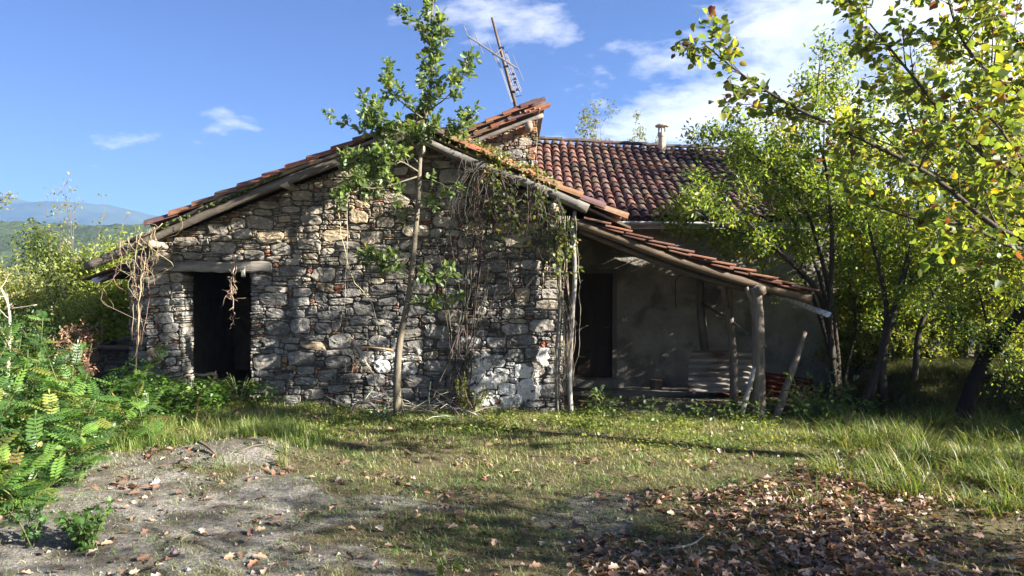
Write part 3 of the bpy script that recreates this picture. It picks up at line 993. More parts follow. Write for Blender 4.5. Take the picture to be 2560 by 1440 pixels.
mb = MB()
nu, nv = 12, 8
V = [hp(i / nu, j / nv, -0.03) for j in range(nv + 1) for i in range(nu + 1)]
mb.add(V, [(j * (nu + 1) + i, j * (nu + 1) + i + 1, (j + 1) * (nu + 1) + i + 1, (j + 1) * (nu + 1) + i) for j in range(nv) for i in range(nu)], (0.09, 0.06, 0.045))
Bk0, Bk1 = Vector((0.35, 22.3, 2.9)), Vector((6.55, 22.4, 2.9))
mb.add([D_ + Vector((0, 0, -.03)), C_ + Vector((0, 0, -.03)), Bk1, Bk0], [(0, 1, 2, 3)], (0.2, 0.11, 0.075))
hroof = mb.build('roof', M['tile'], house)
rs = random.Random(31)
SLEN = (D_ - A_).length
ncol, nrow = 32, 15
jt = Joined(); singles = 0
for c in range(ncol):
    u = (c + 0.5) / ncol
    dv = rs.uniform(-.012, .012)
    for r in range(nrow):
        v0 = r / nrow + dv + rs.uniform(-.008, .008)
        o = hp(u + rs.uniform(-.0012, .0012), min(1.0, v0 + 0.46 / SLEN), 0.018 + rs.uniform(0, .006))
        e = hp(u + rs.uniform(-.0022, .0022), v0, 0.052 + rs.uniform(0, .014))
        up = hp(u, v0, 1) - hp(u, v0, 0)
        x = A_.lerp(B_, u).lerp(D_.lerp(C_, u), v0)
        # how red: redder tiles at the left end of the roof, darker ones further right
        pool = [0, 2, 6, 8, 7, 0, 2, 6, 1] if u < 0.2 + rs.uniform(-.1, .1) else ([0, 1, 2, 3, 8, 7, 4] if u < 0.4 + rs.uniform(-.12, .12) else [1, 3, 4, 5, 9, 3, 4, 0])
        me = COVER[rs.choice(pool)]
        mt = frame_mat(o, e - o, up)
        if u < 0.68 and singles < 296 and rs.random() < 0.97:
            put_obj('tile', me, mt, hroof); singles += 1
        else: jt.put(me, mt)
        u2 = c / ncol
        o = hp(u2, min(1.0, v0 + 0.46 / SLEN), 0.06); e = hp(u2, v0, 0.09)
        jt.put(rs.choice(PAN), frame_mat(o, e - o, up))
jt.build('roof_tiles', M['tile'], hroof)
for k in range(15):
    u = k / 15.0
    o = hp(u, 1.0, 0.05) + Vector((0, 0.03, 0.02 + rs.uniform(0, .02))); e = hp(u + 0.075, 1.0, 0.06) + Vector((0, 0.03, 0.02 + rs.uniform(0, .02)))
    put_obj('ridge_tile', COVER[rs.choice([4, 9, 3, 5, 7])], frame_mat(o, e - o, (0, 0, 1)), hroof)
# chimney pipe with its mushroom cap
cb = P(1655, 376, 17.75)
q = MB()
tube(q, [cb + Vector((0, 0, -.3)), cb + Vector((0, 0, 0.33))], 0.088, 14); tube(q, [cb + Vector((0, 0, .33)), cb + Vector((0, 0, 0.42))], 0.105, 14)
ch = q.build('chimney_pipe', M['cement_pipe'], hroof, False)
for k in range(6):
    a = k * math.pi / 3 + .3; c = cb + Vector((math.cos(a) * .085, math.sin(a) * .085, .42)); q = MB(); tube(q, [c, c + Vector((0, 0, .14))], 0.022, 5); q.build('chimney_slot_bar', M['cement_pipe'], hroof)
q = MB(); tube(q, [cb + Vector((0, 0, z)) for z in (.55, .57, .60, .645, .66)], [0.10, 0.165, 0.165, 0.08, 0.03], 16); q.build('chimney_cap', M['cement_pipe'], hroof, False)


def half_gutter(name, a, b, r, mat, parent, seg=8, th=0.004, segs=8):
    a, b = Vector(a), Vector(b); t = (b - a).normalized(); s = t.cross(Vector((0, 0, 1))).normalized(); up = s.cross(t)
    V, F = [], []
    for i in range(segs + 1):
        p = a.lerp(b, i / segs)
        for rr in (r, r - th):
            for k in range(seg + 1):
                an = math.pi * k / seg
                V.append(p + s * (math.cos(an) * rr) - up * (math.sin(an) * rr))
    n = seg + 1
    for i in range(segs):
        o, q = i * 2 * n, (i + 1) * 2 * n
        for k in range(seg):
            F.append((o + k, o + k + 1, q + k + 1, q + k)); F.append((o + n + k + 1, o + n + k, q + n + k, q + n + k + 1))
        F.append((o, q, q + n, o + n)); F.append((o + seg, o + n + seg, q + n + seg, q + seg))
    for o in (0, segs * 2 * n):
        for k in range(seg): F.append((o + k, o + n + k, o + n + k + 1, o + k + 1))
    mb = MB(); mb.add(V, F)
    return mb.build(name, M[mat], parent, True)


half_gutter('gutter', (1.0, 13.50, 2.975), (6.45, 13.72, 2.94), 0.062, 'zinc', house)
q = MB(); box(q, (1.0, 13.62, 2.84), (6.3, 13.66, 2.955)); q.build('fascia', M['wood'], house)

# ------------------------------------------------------------------ lean-to porch
porch = thing('lean_to_porch', 'sagging tiled lean-to porch on rough wooden posts', 'porch')
rs = random.Random(41)
PS = 0.325
PL0, PR0 = Vector((1.00, 11.02, 2.80)), Vector((4.48, 11.02, 1.67))


def pp(s, y, lift=0.0):
    """s from 0 at the barn to 1 at the eave"""
    p = PL0.lerp(PR0, s); p.y = y
    p.z += -0.035 * math.sin(s * math.pi) + 0.10 * (y - 11.0) / 3.0
    return p + Vector((0.31, 0, 0.95)) * lift


for k in range(14):
    s0, s1 = k / 14 + 0.006, (k + 1) / 14 - 0.004
    q = MB(); prism(q, [pp(s0, 11.08, -.005), pp(s1, 11.08, -.005), pp(s1, 13.9, -.005), pp(s0, 13.9, -.005)], (0, 0, -0.025), tuple(c * rs.uniform(.7, 1.1) for c in (0.15, 0.11, 0.075))); q.build('roof_board', M['wood'], porch)
pole('verge_rafter', [pp(-0.03, 11.03, -.09), pp(.2, 11.03, -.10), pp(.42, 11.03, -.125), pp(.65, 11.03, -.125), pp(.85, 11.03, -.11), pp(1.0, 11.03, -.10)], (0.055, 0.066), porch, rs, (0.12, 0.088, 0.06), flat=1.1)
pole('verge_rafter', [pp(0.02, 11.16, -.17), pp(.3, 11.16, -.22), pp(.55, 11.16, -.24), pp(.8, 11.16, -.2)], (0.045, 0.05), porch, rs, (0.10, 0.078, 0.058))
for y in (11.75, 12.5, 13.25):
    pole('rafter', [pp(0.0, y, -.09), pp(.5, y, -.10), pp(.97, y, -.09)], 0.05, porch, rs, (0.12, 0.095, 0.075))


def flat_tile(rng, tint):
    """ribbed flat clay tile, x down slope, y across"""
    mb = MB(); L, W = 0.41, 0.24
    prof = [(-.5, .012), (-.44, .022), (-.38, .010), (-.12, .010), (-.06, .020), (.02, .020), (.08, .010), (.36, .010), (.42, .024), (.5, .018)]
    V, F = [], []
    n = len(prof)
    for x, dz in ((0, 0), (L * .88, 0), (L, 0.004)):
        for (y, z) in prof: V.append((x, y * W, z + dz + rng.uniform(-.002, .002)))
        for (y, z) in prof: V.append((x, y * W, z + dz - 0.017))
    for e in range(2):
        o, q = e * 2 * n, (e + 1) * 2 * n
        for k in range(n - 1):
            F.append((o + k, q + k, q + k + 1, o + k + 1)); F.append((o + n + k, o + n + k + 1, q + n + k + 1, q + n + k))
        F.append((o, o + n, q + n, q)); F.append((o + n - 1, q + n - 1, q + 2 * n - 1, o + 2 * n - 1))
    for o in (0, 4 * n):
        for k in range(n - 1): F.append((o + k, o + k + 1, o + n + k + 1, o + n + k))
    mb.add(V, F, tint)
    return mb.mesh('flat_tile', M['tile_fresh'])


FT = [flat_tile(rs, t) for t in ((0.19, 0.08, 0.05), (0.15, 0.07, 0.048), (0.21, 0.10, 0.066), (0.125, 0.065, 0.05), (0.17, 0.095, 0.07))]
for c in range(12):
    y = 11.07 + c * 0.235
    for r in range(11):
        s0 = 0.02 + r * 0.0885 + rs.uniform(-.006, .006)
        tilt = rs.uniform(0, .02) + (0.012 if c == 0 else 0)
        o = pp(s0, y + rs.uniform(-.015, .015), 0.006); e = pp(s0 + 0.11, y + rs.uniform(-.02, .02), 0.034 + tilt)
        if c == 0 and r % 3 == 2: e = pp(s0 + .11, y - .04, 0.05)
        put_obj('flat_tile', rs.choice(FT), frame_mat(o, e - o, (0.1, 0, 1)), porch)
# broken second layer showing under the verge
for r in range(9):
    s0 = 0.10 + r * 0.095 + rs.uniform(-.01, .01)
    o = pp(s0, 11.06, -0.03); e = pp(s0 + .075, 11.05 + rs.uniform(-.03, .02), -0.012)
    mt = frame_mat(o, e - o, (0.1, 0, 1)); mt = mt @ Matrix.Diagonal((0.8, 0.8, 0.9, 1))
    put_obj('broken_tile', rs.choice(FT), mt, porch)
# posts
PT = (0.165, 0.14, 0.115)
def upright(pts, r, tint=PT, name='post', parent=None, n=9, jit=.06):
    return pole(name, pts, r, porch if parent is None else parent, rs, tint, n, 6, jit, 'wood_v')


def gp(px, Y):          # a point on the ground straight below that column of the picture
    x = (px - 1280) * Y / FPX
    return Vector((x, Y, gz(x, Y) - 0.06))


upright([gp(1897, 11.0), P(1897, 930, 11.0), P(1896, 830, 11.0), P(1890, 735, 11.0), P(1882, 718, 11.0)], (0.098, 0.082))
upright([P(1886, 760, 10.99), P(1872, 735, 10.98), P(1866, 718, 10.98)], (0.04, 0.03), name='post_fork')
upright([gp(1834, 12.0), P(1834, 900, 12.0), P(1824, 790, 12.0), P(1822, 705, 12.0)], (0.068, 0.056))
upright([P(1815, 770, 11.96), P(1811, 735, 11.96), P(1806, 700, 11.97)], (0.05, 0.045), name='post_fork')
upright([gp(1770, 13.2), P(1768, 930, 13.2), P(1754, 800, 13.2), P(1750, 698, 13.2)], (0.085, 0.07), (0.12, 0.105, 0.09))
pole('beam', [P(1905, 727, 10.86), P(1850, 716, 11.6), P(1755, 693, 13.3), P(1745, 690, 13.95)], 0.075, porch, rs, (0.15, 0.12, 0.095))
upright([gp(1395, 11.12), P(1392, 900, 11.12), P(1400, 780, 11.12), P(1395, 640, 11.12), P(1392, 545, 11.12)], (0.042, 0.034), (0.19, 0.175, 0.155))
upright([gp(1428, 11.06), P(1424, 940, 11.06), P(1430, 800, 11.06), P(1437, 690, 11.06), P(1433, 590, 11.06), P(1437, 528, 11.06)], (0.038, 0.03), (0.22, 0.21, 0.195))
pole('brace', [P(1757, 760, 13.1), P(1830, 806, 12.0), P(1914, 868, 10.92)], (0.03, 0.022), porch, rs, (0.15, 0.13, 0.11), 7)
half_gutter('gutter', P(2068, 782, 10.5), P(1945, 738, 13.7), 0.062, 'white_metal', porch)
# prop and stakes leaning round the posts
prop = pole('leaning_prop', [gp(1848, 10.92) + Vector((0, 0, .03)), P(1868, 985, 10.95), P(1888, 918, 10.97)], (0.042, 0.038), None, rs, (0.30, 0.28, 0.26), 8, 5, .08, 'wood_v'); tag(prop, 'short grey prop leaning against the thickest porch post', 'prop')
stake = pole('leaning_stake', [gp(1935, 11.0), P(1962, 980, 11.2), P(1990, 900, 11.4), P(2012, 830, 11.6)], (0.065, 0.04), None, rs, (0.17, 0.145, 0.12), 8, 5, .08, 'wood_v'); tag(stake, 'tall leaning stake standing just outside the porch', 'stake')
# chopping stump by the wall
sb_ = gp(1640, 13.55); q = MB(); tube(q, [sb_, sb_ + Vector((0, 0, .14)), sb_ + Vector((0.01, 0, .30))], [0.13, 0.11, 0.115], 12, (0.16, 0.13, 0.10), .05, rs); stump = q.build('log_stump', M['wood_v'], None, False); tag(stump, 'upright sawn log standing against the plastered wall', 'log')


# corrugated sheets
def corrugated(name, p0, ud, vd, Lu, Lv, waves, amp, bend, mat, tints, label, seed):
    rng = random.Random(seed)
    nu_, nv_ = 14, waves * 6
    V, F, T = [], [], []
    ud, vd = Vector(ud).normalized(), Vector(vd).normalized(); nn = ud.cross(vd).normalized()
    for s in (0, 1):
        for j in range(nv_ + 1):
            v_ = j / nv_
            for i in range(nu_ + 1):
                u_ = i / nu_
                p = p0 + ud * (Lu * u_) + vd * (Lv * v_)
                p = p + nn * (amp * math.sin(v_ * waves * 2 * math.pi) + bend(u_, v_) + 0.006 * n2(u_ * 4, v_ * 3, 1, seed) + s * 0.003)
                p.z += 0.012 * n2(u_ * 5, v_ * 2, 1, seed + 2)
                V.append(p)
    n = nu_ + 1; m_ = (nu_ + 1) * (nv_ + 1)
    for j in range(nv_):
        for i in range(nu_):
            F.append((j * n + i, j * n + i + 1, (j + 1) * n + i + 1, (j + 1) * n + i)); F.append(tuple(m_ + k for k in (j * n + i, (j + 1) * n + i, (j + 1) * n + i + 1, j * n + i + 1)))
    mb = MB(); mb.add(V, F, tints)
    o = mb.build(name, M[mat], None, True)
    return tag(o, label, 'metal sheet')


corrugated('corrugated_sheet', P(1722, 982, 12.75), (1, 0.05, -0.01), (0, 0.25, 1), 1.28, 0.68, 7, 0.026, lambda u, v: 0.34 * v ** 3 + 0.05 * math.sin(u * 3), 'rust', (0.21, 0.195, 0.175), 'curled grey and rusty corrugated sheet leaning behind the porch posts', 3)
corrugated('corrugated_sheet', P(1790, 1000, 13.05), (1, 0.06, -0.16), (0.12, 0.3, 1), 1.75, 0.62, 7, 0.026, lambda u, v: 0.08 * v * v, 'rust_red', (0.1, 0.03, 0.02), 'dark red rusty corrugated sheet slumped behind the grey one', 4)
# concrete apron in front of the door
q = MB(); V, F = [], []
for j in range(9):
    for i in range(25):
        x, y = 0.85 + i * 0.12, 13.1 + j * 0.1
        z = -0.105 + 0.012 * n2(x, y, 3, 1)
        V.append((x, y, z if 0 < i < 24 and 0 < j else z - 0.15))
F = [(j * 25 + i, j * 25 + i + 1, (j + 1) * 25 + i + 1, (j + 1) * 25 + i) for j in range(8) for i in range(24)]
q.add(V, F); o = q.build('pavement', M['concrete'], None, True); tag(o, 'worn concrete apron before the house door', 'pavement', kind='structure')

# ------------------------------------------------------------------ left side: low roof remnant and tumbled wall behind the barn corner
lroof = thing('side_shed', 'low broken shed roof with zinc gutter beside the barn corner', 'shed')
half_gutter('gutter', P(240, 697, 12.0), P(330, 668, 13.6), 0.07, 'zinc', lroof)
q = MB(); prism(q, [P(255, 697, 12.3), P(330, 668, 12.3), P(330, 662, 12.3), P(255, 690, 12.3)], (0, 1.8, 0), (0.1, 0.08, 0.06)); q.build('roof_board', M['wood'], lroof)
for k in range(3):
    o = P(322 - 25 * k, 661 + 9 * k, 12.35); e = P(285 - 25 * k, 675 + 9 * k, 12.35); put_obj('flat_tile', FT[k], frame_mat(o, e - o, (0, 0, 1)), lroof)
q = MB(); beam(q, P(250, 700, 12.4), P(345, 664, 12.4), .09, .09, rs, 4, .1, (.1, .08, .06)); q.build('beam', M['wood'], lroof)

ruin = thing('ruined_wall', 'tumbled low stone wall topped with old curved tiles behind bushes', 'wall')
rs = random.Random(55)
wx0, wx1, wy = -7.35, -5.98, 12.6
q = MB(); box(q, (wx0 + .05, wy + .04, -1.2), (wx1 - .02, wy + .4, 0.66)); q.build('wall_core', M['mortar'], ruin)
rects = pack(wx0, wx1, -0.6, 0.75, 0.04, lambda x, z: z < 0.72 + 0.1 * n2(x, 0, 3, 1), rs, [(6, 10, 3, 6, 200), (4, 7, 2, 4, 500)])
lay_wall(ruin, rects, wy, rs, 60, lambda r: 0.3, lambda r, g: tuple(.8 * c for c in g.choice(STONE_COLS)), M['stone'])
for k in range(5):
    o = Vector((wx1 - 0.12 - k * 0.22, wy - 0.05, 0.78 + rs.uniform(0, .04))); put_obj('old_tile', COVER[k], frame_mat(o, (rs.uniform(-.3, .3), 1, 0), (rs.uniform(-.3, .3), 0, 1 if k % 2 else -1)), ruin)
pole('timber', [Vector((wx1 + .05, wy - .1, 0.70)), Vector((wx0 + .3, wy - .12, 0.74)), Vector((wx0 - .3, wy - .2, .66))], 0.05, ruin, rs, (.13, .1, .08))
pole('timber', [Vector((wx1 - .2, wy - .1, 0.82)), Vector((wx1 - .5, wy - .12, 1.1))], 0.045, ruin, rs, (.1, .08, .065))

# bent old timbers inside the doorway
bent = thing('old_bench', 'curved weathered bench end just inside the barn doorway', 'bench')
pole('arm_rail', [P(462, 914, 11.75), P(480, 932, 11.75), P(505, 938, 11.75), P(530, 934, 11.75), P(541, 938, 11.75), P(540, 950, 11.75)], 0.026, bent, rs, (.2, .18, .15), 8)
for (a, b_) in (((478, 930), (486, 990)), ((536, 945), (548, 990))):
    pole('leg', [P(a[0], a[1], 11.78), Vector((P(b_[0], b_[1], 11.78).x, 11.78, gz(-4.7, 11.8) - .03))], 0.04, bent, rs, (.16, .14, .12), mat='wood_v')
q = MB(); beam(q, P(480, 968, 11.8), P(600, 968, 12.4), 0.3, 0.05, rs, 4, .05, (.13, .11, .09)); q.build('seat', M['wood'], bent)
plank = pole('leaning_plank', [Vector((P(486, 985, 12.0).x, 12.0, gz(-5, 12) - .02)), P(478, 880, 12.0), P(471, 800, 12.0)], 0.05, None, rs, (.22, .19, .155), 6, 4, .05, 'wood_v', 0.4); tag(plank, 'plank leaning on the door jamb inside the dark doorway', 'plank')

# ------------------------------------------------------------------ leaves, twigs, trees
def half_leaf(pts, fold=0.12, curl=0.0):
    """leaf from one half outline [(x, y)...] starting and ending on the midrib"""
    n = len(pts)
    V = [(x, y, fold * y - curl * x * x) for x, y in pts] + [(x, -y, fold * y - curl * x * x) for x, y in pts[1:-1]]
    f1 = list(range(n))[::-1]
    f2 = [0] + [n + i for i in range(n - 2)] + [n - 1]
    return np.array(V, float), [np.array([f1, f2])]


T_OAK = half_leaf([(0, 0), (.12, .05), (.25, .13), (.33, .08), (.48, .22), (.56, .13), (.72, .25), (.8, .15), (.93, .13), (1, 0)], 0.25, 0.12)
T_LIME = half_leaf([(0, 0), (-.08, .2), (.08, .42), (.36, .47), (.66, .32), (1, 0)], 0.22, 0.18)
T_SMALL = half_leaf([(0, 0), (.3, .2), (.7, .18), (1, 0)], 0.2, 0.1)
T_VINE = half_leaf([(0, 0), (.05, .3), (.25, .24), (.45, .4), (.65, .18), (1, 0)], 0.15, 0.15)


def pinnate(pairs=7):
    V, F = [], []
    for k in range(pairs + 1):
        for s in ((1, -1) if k < pairs else (0,)):
            x0 = 0.14 + 0.76 * k / pairs
            ln = 0.20 * (0.75 + 0.5 * math.sin(math.pi * (k + .5) / (pairs + 1)))
            d = Vector((0.35, s, -0.12)).normalized() if s else Vector((1, 0, -.1))
            q = Vector((-d.y, d.x, 0)).normalized() * ln * 0.17
            b0 = Vector((x0, 0, -0.10 * x0 * x0)); o = len(V)
            for t, w in ((0, .35), (.4, 1.0), (.8, .85)):
                V.append(b0 + d * (ln * t) + q * w + Vector((0, 0, .1 * ln * w))); V.append(b0 + d * (ln * t) - q * w + Vector((0, 0, .1 * ln * w)))
            V.append(b0 + d * ln)
            F += [(o, o + 1, o + 3, o + 2), (o + 2, o + 3, o + 5, o + 4), (o + 4, o + 5, o + 6, o + 6)]
    o = len(V)
    for x in (0, .5, 1.0): V += [Vector((x, .006, -.1 * x * x)), Vector((x, -.006, -.1 * x * x))]
    F += [(o, o + 1, o + 3, o + 2), (o + 2, o + 3, o + 5, o + 4)]
    quads = [f for f in F if f[2] != f[3]]; tris = [f[:3] for f in F if f[2] == f[3]]
    return np.array([tuple(v) for v in V], float), [np.array(quads), np.array(tris)]


T_PIN = pinnate()


def frames(dirs, nrm_up, rng, roll=0.5):
    d = dirs / np.maximum(1e-6, np.linalg.norm(dirs, axis=1))[:, None]
    up = np.tile(np.array(nrm_up, float), (len(d), 1)) + rng.normal(0, roll, d.shape)
    z = up - d * (up * d).sum(1)[:, None]
    z /= np.maximum(1e-6, np.linalg.norm(z, axis=1))[:, None]
    y = np.cross(z, d)
    return np.stack([d, y, z], -1)      # columns


def leaf_cloud(name, T, pos, dirs, size, tint, mat, parent, rng, roll=0.6, up=(0, 0, 1), singles=0, single_name='leaf', kind='stuff', wide=1.0):
    N_ = len(pos)
    if N_ == 0: return
    R = frames(dirs, up, rng, roll)
    tv, tf = T
    tv = tv * np.array([1, wide, 1])
    order = np.arange(N_)
    if singles:
        # the leaves that show largest become pieces of their own
        dist = np.maximum(0.5, pos[:, 1]); px = 1280 + pos[:, 0] * FPX / dist; py = 720 - (pos[:, 2] - CAMZ) * FPX / dist
        inframe = (px > 0) & (px < 2560) & (py > 0) & (py < 1440)
        score = size / dist * np.where(inframe, 1, 0.01) * np.abs(R[:, 1, 2] + 0.15)
        order = np.argsort(-score)
        bank = {}
        for i in order[:singles]:
            key = tuple(np.round(tint[i] * 40).astype(int))
            if key not in bank:
                c = np.tile(tint[i], (sum(len(g) for g in tf), 1)); bank[key] = mesh_np(single_name, tv, tf, mat, c)
            A = Matrix.Identity(4)
            for a in range(3):
                for b_ in range(3): A[a][b_] = R[i, a, b_] * size[i]
                A[a][3] = pos[i, a]
            put_obj(single_name, bank[key], A, parent)
        order = order[singles:]
        if len(order) == 0: return
    R, pos, size, tint = R[order], pos[order], size[order], tint[order]
    N_ = len(pos)
    V = np.einsum('nij,kj->nki', R * size[:, None, None], tv) + pos[:, None, :]
    nv = len(tv)
    Fs, Ts = [], []
    for g in tf:
        Fs.append((np.arange(N_)[:, None, None] * nv + g[None]).reshape(-1, g.shape[1]))
        Ts.append(np.repeat(tint, len(g), axis=0))
    me = mesh_np(name, V.reshape(-1, 3), Fs, mat, np.concatenate(Ts))
    o = link(bpy.data.objects.new(name, me), parent)
    if kind: tag(o, kind=kind)
    return o


def vrand(rng):
    while True:
        v = Vector((rng.uniform(-1, 1), rng.uniform(-1, 1), rng.uniform(-1, 1)))
        if 0.05 < v.length < 1: return v.normalized()


def twig_path(p, d, L, rng, wig=0.18, trop=Vector((0, 0, 0.15)), n=4):
    pts = [Vector(p)]; d = Vector(d).normalized()
    for i in range(n):
        d = (d + vrand(rng) * wig + trop).normalized()
        pts.append(pts[-1] + d * (L / n))
    return pts


class Tree:
    def __init__(self, seed):
        self.r = random.Random(seed); self.wood = MB(); self.twigs = MB(); self.pos = []; self.dir = []; self.np = np.random.default_rng(seed)

    def limb(self, pts, r0, r1, n=8, k=4, tint=(.2, .17, .13), jit=.05, main=True):
        q = catmull(pts, k); m_ = len(q)
        rr = [r0 + (r1 - r0) * (i / (m_ - 1)) ** 0.85 for i in range(m_)]
        tube(self.wood if main else self.twigs, q, rr, n, tint, jit, self.r)
        return q, rr

    def sprout(self, q, rr, count, L, spread=(30, 65), t0=0.2, level=1, trop=(0, 0, .12), wig=.2, tint=(.2, .17, .13), leafy=1.0, kids=4, sub=0.5, bias=None, leaves_on=1, step=0.06, rmin=0.003):
        R = self.r
        for c in range(count):
            t = t0 + (1 - t0) * ((c + R.random()) / count)
            f = t * (len(q) - 1); i = min(len(q) - 2, int(f)); u = f - i
            p = q[i].lerp(q[i + 1], u); tan = (q[i + 1] - q[i]).normalized(); r = rr[i] * (1 - u) + rr[i + 1] * u
            ax = vrand(R)
            ax = (ax - tan * ax.dot(tan)).normalized()
            an = rad(R.uniform(*spread))
            d = tan * math.cos(an) + ax * math.sin(an)
            if bias is not None: d = (d + Vector(bias)).normalized()
            l = L * R.uniform(.55, 1.15) * (1.0 - 0.45 * t)
            pts = twig_path(p, d, l, R, wig, Vector(trop), 4)
            rt = max(rmin, min(r * 0.55, 0.012 * l + rmin))
            rads = [rt, rt * .8, rt * .62, rt * .45, max(rmin * .6, rt * .25)]
            tube(self.twigs, pts, rads, 4 if level > 1 else 5, tint)
            if level >= leaves_on and R.random() < leafy:
                nl = max(1, int(l / step))
                for s in range(nl):
                    ff = (0.25 + 0.75 * (s + R.random()) / nl) * 4; ii = min(3, int(ff))
                    pt = pts[ii].lerp(pts[ii + 1], ff - ii)
                    self.pos.append(pt); self.dir.append((pts[ii + 1] - pts[ii]).normalized())
            if kids and level < 3:
                self.sprout(pts, rads, kids, l * sub, spread, 0.25, level + 1, trop, wig, tint, leafy, max(0, kids - 1), sub, bias, leaves_on, step, rmin)

    def finish(self, name, label, cat, T, size, tints, mat='leaf', group=None, bark='bark', jitter=0.04, roll=.6, droop=0.25, singles=0, out=0.9, keep=1.0, trunk_name='trunk', crown='foliage', wide=1.0, up=(0, 0, 1), noleaf=False, mult=1):
        root = thing(name, label, cat, group)
        if self.wood.v: self.wood.build(trunk_name, M[bark], root, True)
        if self.twigs.v:
            o = self.twigs.build('branches', M['twig'], root, True); tag(o, kind='stuff')
        if self.pos and not noleaf:
            g = self.np
            pos = np.array([tuple(p) for p in self.pos]); d = np.array([tuple(p) for p in self.dir])
            if keep < 1:
                k = g.random(len(pos)) < keep; pos, d = pos[k], d[k]
            if mult > 1: pos, d = np.repeat(pos, mult, 0), np.repeat(d, mult, 0)
            n = len(pos)
            sd = g.normal(0, 1, (n, 3)); sd /= np.linalg.norm(sd, axis=1)[:, None]
            dirs = d * 0.6 + sd * out - np.array([0, 0, droop])
            pos = pos + g.normal(0, jitter, (n, 3))
            tt = np.array([t[:3] for t in tints]); w = np.array([t[3] if len(t) > 3 else 1.0 for t in tints]); w = w / w.sum()
            # neighbours share a mood: colour chosen by clump noise plus chance
            ti = g.choice(len(tt), n, p=w)
            tint = tt[ti] * g.uniform(.72, 1.25, (n, 1))
            sz = g.uniform(size[0], size[1], n)
            leaf_cloud(crown, T, pos, dirs, sz, tint, M[mat], root, g, roll, up, singles, wide=wide)
        return root


G_OAK = [(0.12, 0.18, 0.055, 3), (0.16, 0.22, 0.07, 2), (0.08, 0.13, 0.04, 2), (0.23, 0.27, 0.13, 1.2)]
G_PLUM = [(0.13, 0.20, 0.04, 3), (0.19, 0.25, 0.05, 2), (0.09, 0.145, 0.03, 2), (0.26, 0.27, 0.06, 1)]
G_LIME = [(0.15, 0.195, 0.045, 4), (0.22, 0.23, 0.045, 2), (0.11, 0.16, 0.04, 3), (0.36, 0.27, 0.04, 0.5), (0.13, 0.045, 0.025, 0.35)]
G_LEFT = [(0.31, 0.33, 0.12, 3), (0.23, 0.28, 0.085, 3), (0.38, 0.37, 0.15, 2), (0.14, 0.19, 0.055, 1)]

# --- young oak in front of the gable
t = Tree(101)
YO = 10.6
BT = (0.14, 0.122, 0.088)
ox = (993 - 1280) * YO / FPX
q, rr = t.limb([Vector((ox, YO, gz(ox, YO) - .08)), P(993, 940, YO), P(1000, 850, YO), P(1022, 740, YO), P(1035, 620, YO), P(1045, 500, YO), P(1050, 400, YO), P(1058, 330, YO), P(1075, 240, YO), P(1080, 150, YO), P(1078, 60, YO), P(1088, -50, YO)], 0.062, 0.010, 9, 4, BT)
t.limb([P(995, 878, YO), P(960, 872, YO - .05), P(925, 868, YO - .08), P(898, 866, YO - .1)], 0.02, 0.006, 6, 3, (0.33, 0.22, 0.13))
def oak_branch(pts, r0, cnt, L, leafy=1.0):
    a, b_ = t.limb(pts, r0, 0.005, 6, 3, BT)
    t.sprout(a, b_, cnt, L, (25, 60), 0.15, 1, (0, 0, .14), .2, BT, leafy, 2, .55, None, 1, 0.034)
oak_branch([P(1050, 410, YO), P(990, 360, YO - .1), P(920, 335, YO - .2), P(822, 290, YO - .25)], 0.016, 9, 0.30)
oak_branch([P(1062, 300, YO), P(1010, 260, YO - .1), P(965, 215, YO - .1), P(972, 165, YO - .1)], 0.014, 10, 0.30)
oak_branch([P(1068, 280, YO), P(1120, 240, YO - .15), P(1155, 190, YO - .15), P(1168, 140, YO - .1)], 0.014, 11, 0.30)
oak_branch([P(1058, 330, YO), P(1110, 320, YO - .2), P(1150, 315, YO - .25), P(1182, 295, YO - .2)], 0.012, 13, 0.28)
oak_branch([P(1052, 380, YO), P(1000, 330, YO - .2), P(950, 300, YO - .35), P(915, 255, YO - .3)], 0.012, 16, 0.36)
oak_branch([P(1048, 430, YO), P(990, 400, YO - .3), P(930, 420, YO - .35), P(880, 400, YO - .35)], 0.014, 20, 0.36)
oak_branch([P(1048, 440, YO), P(950, 470, YO - .3), P(900, 470, YO - .4), P(855, 500, YO - .4)], 0.012, 18, 0.34)
oak_branch([P(1046, 470, YO), P(1090, 455, YO - .1), P(1120, 470, YO - .15), P(1150, 480, YO - .2)], 0.009, 4, 0.2)
oak_branch([P(1044, 500, YO), P(1070, 505, YO - .2), P(1085, 520, YO - .25)], 0.008, 4, 0.18)
oak_branch([P(1032, 640, YO), P(1000, 650, YO - .15), P(950, 655, YO - .2), P(915, 640, YO - .2)], 0.011, 12, 0.3)
oak_branch([P(1030, 660, YO), P(1060, 675, YO - .15), P(1100, 690, YO - .2), P(1130, 685, YO - .2)], 0.009, 9, 0.22)
oak_branch([P(1018, 760, YO), P(1050, 765, YO - .15), P(1090, 760, YO - .2), P(1140, 745, YO - .2)], 0.008, 7, 0.18)
oak_branch([P(1038, 590, YO), P(1015, 560, YO - .1), P(970, 500, YO - .15), P(950, 470, YO - .15)], 0.009, 3, 0.2)
oak_branch([P(1078, 120, YO), P(1050, 80, YO - .1), P(1020, 50, YO - .1), P(1000, 20, YO - .1)], 0.009, 6, 0.2)
oak_branch([P(1080, 150, YO), P(1110, 110, YO - .1), P(1105, 60, YO - .1)], 0.008, 5, 0.2)
top_i = int(len(q) * 0.56)
t.sprout(q[top_i:], rr[top_i:], 44, 0.36, (30, 70), 0.0, 1, (0, 0, .16), .2, BT, 1.0, 2, .5, None, 1, 0.034)
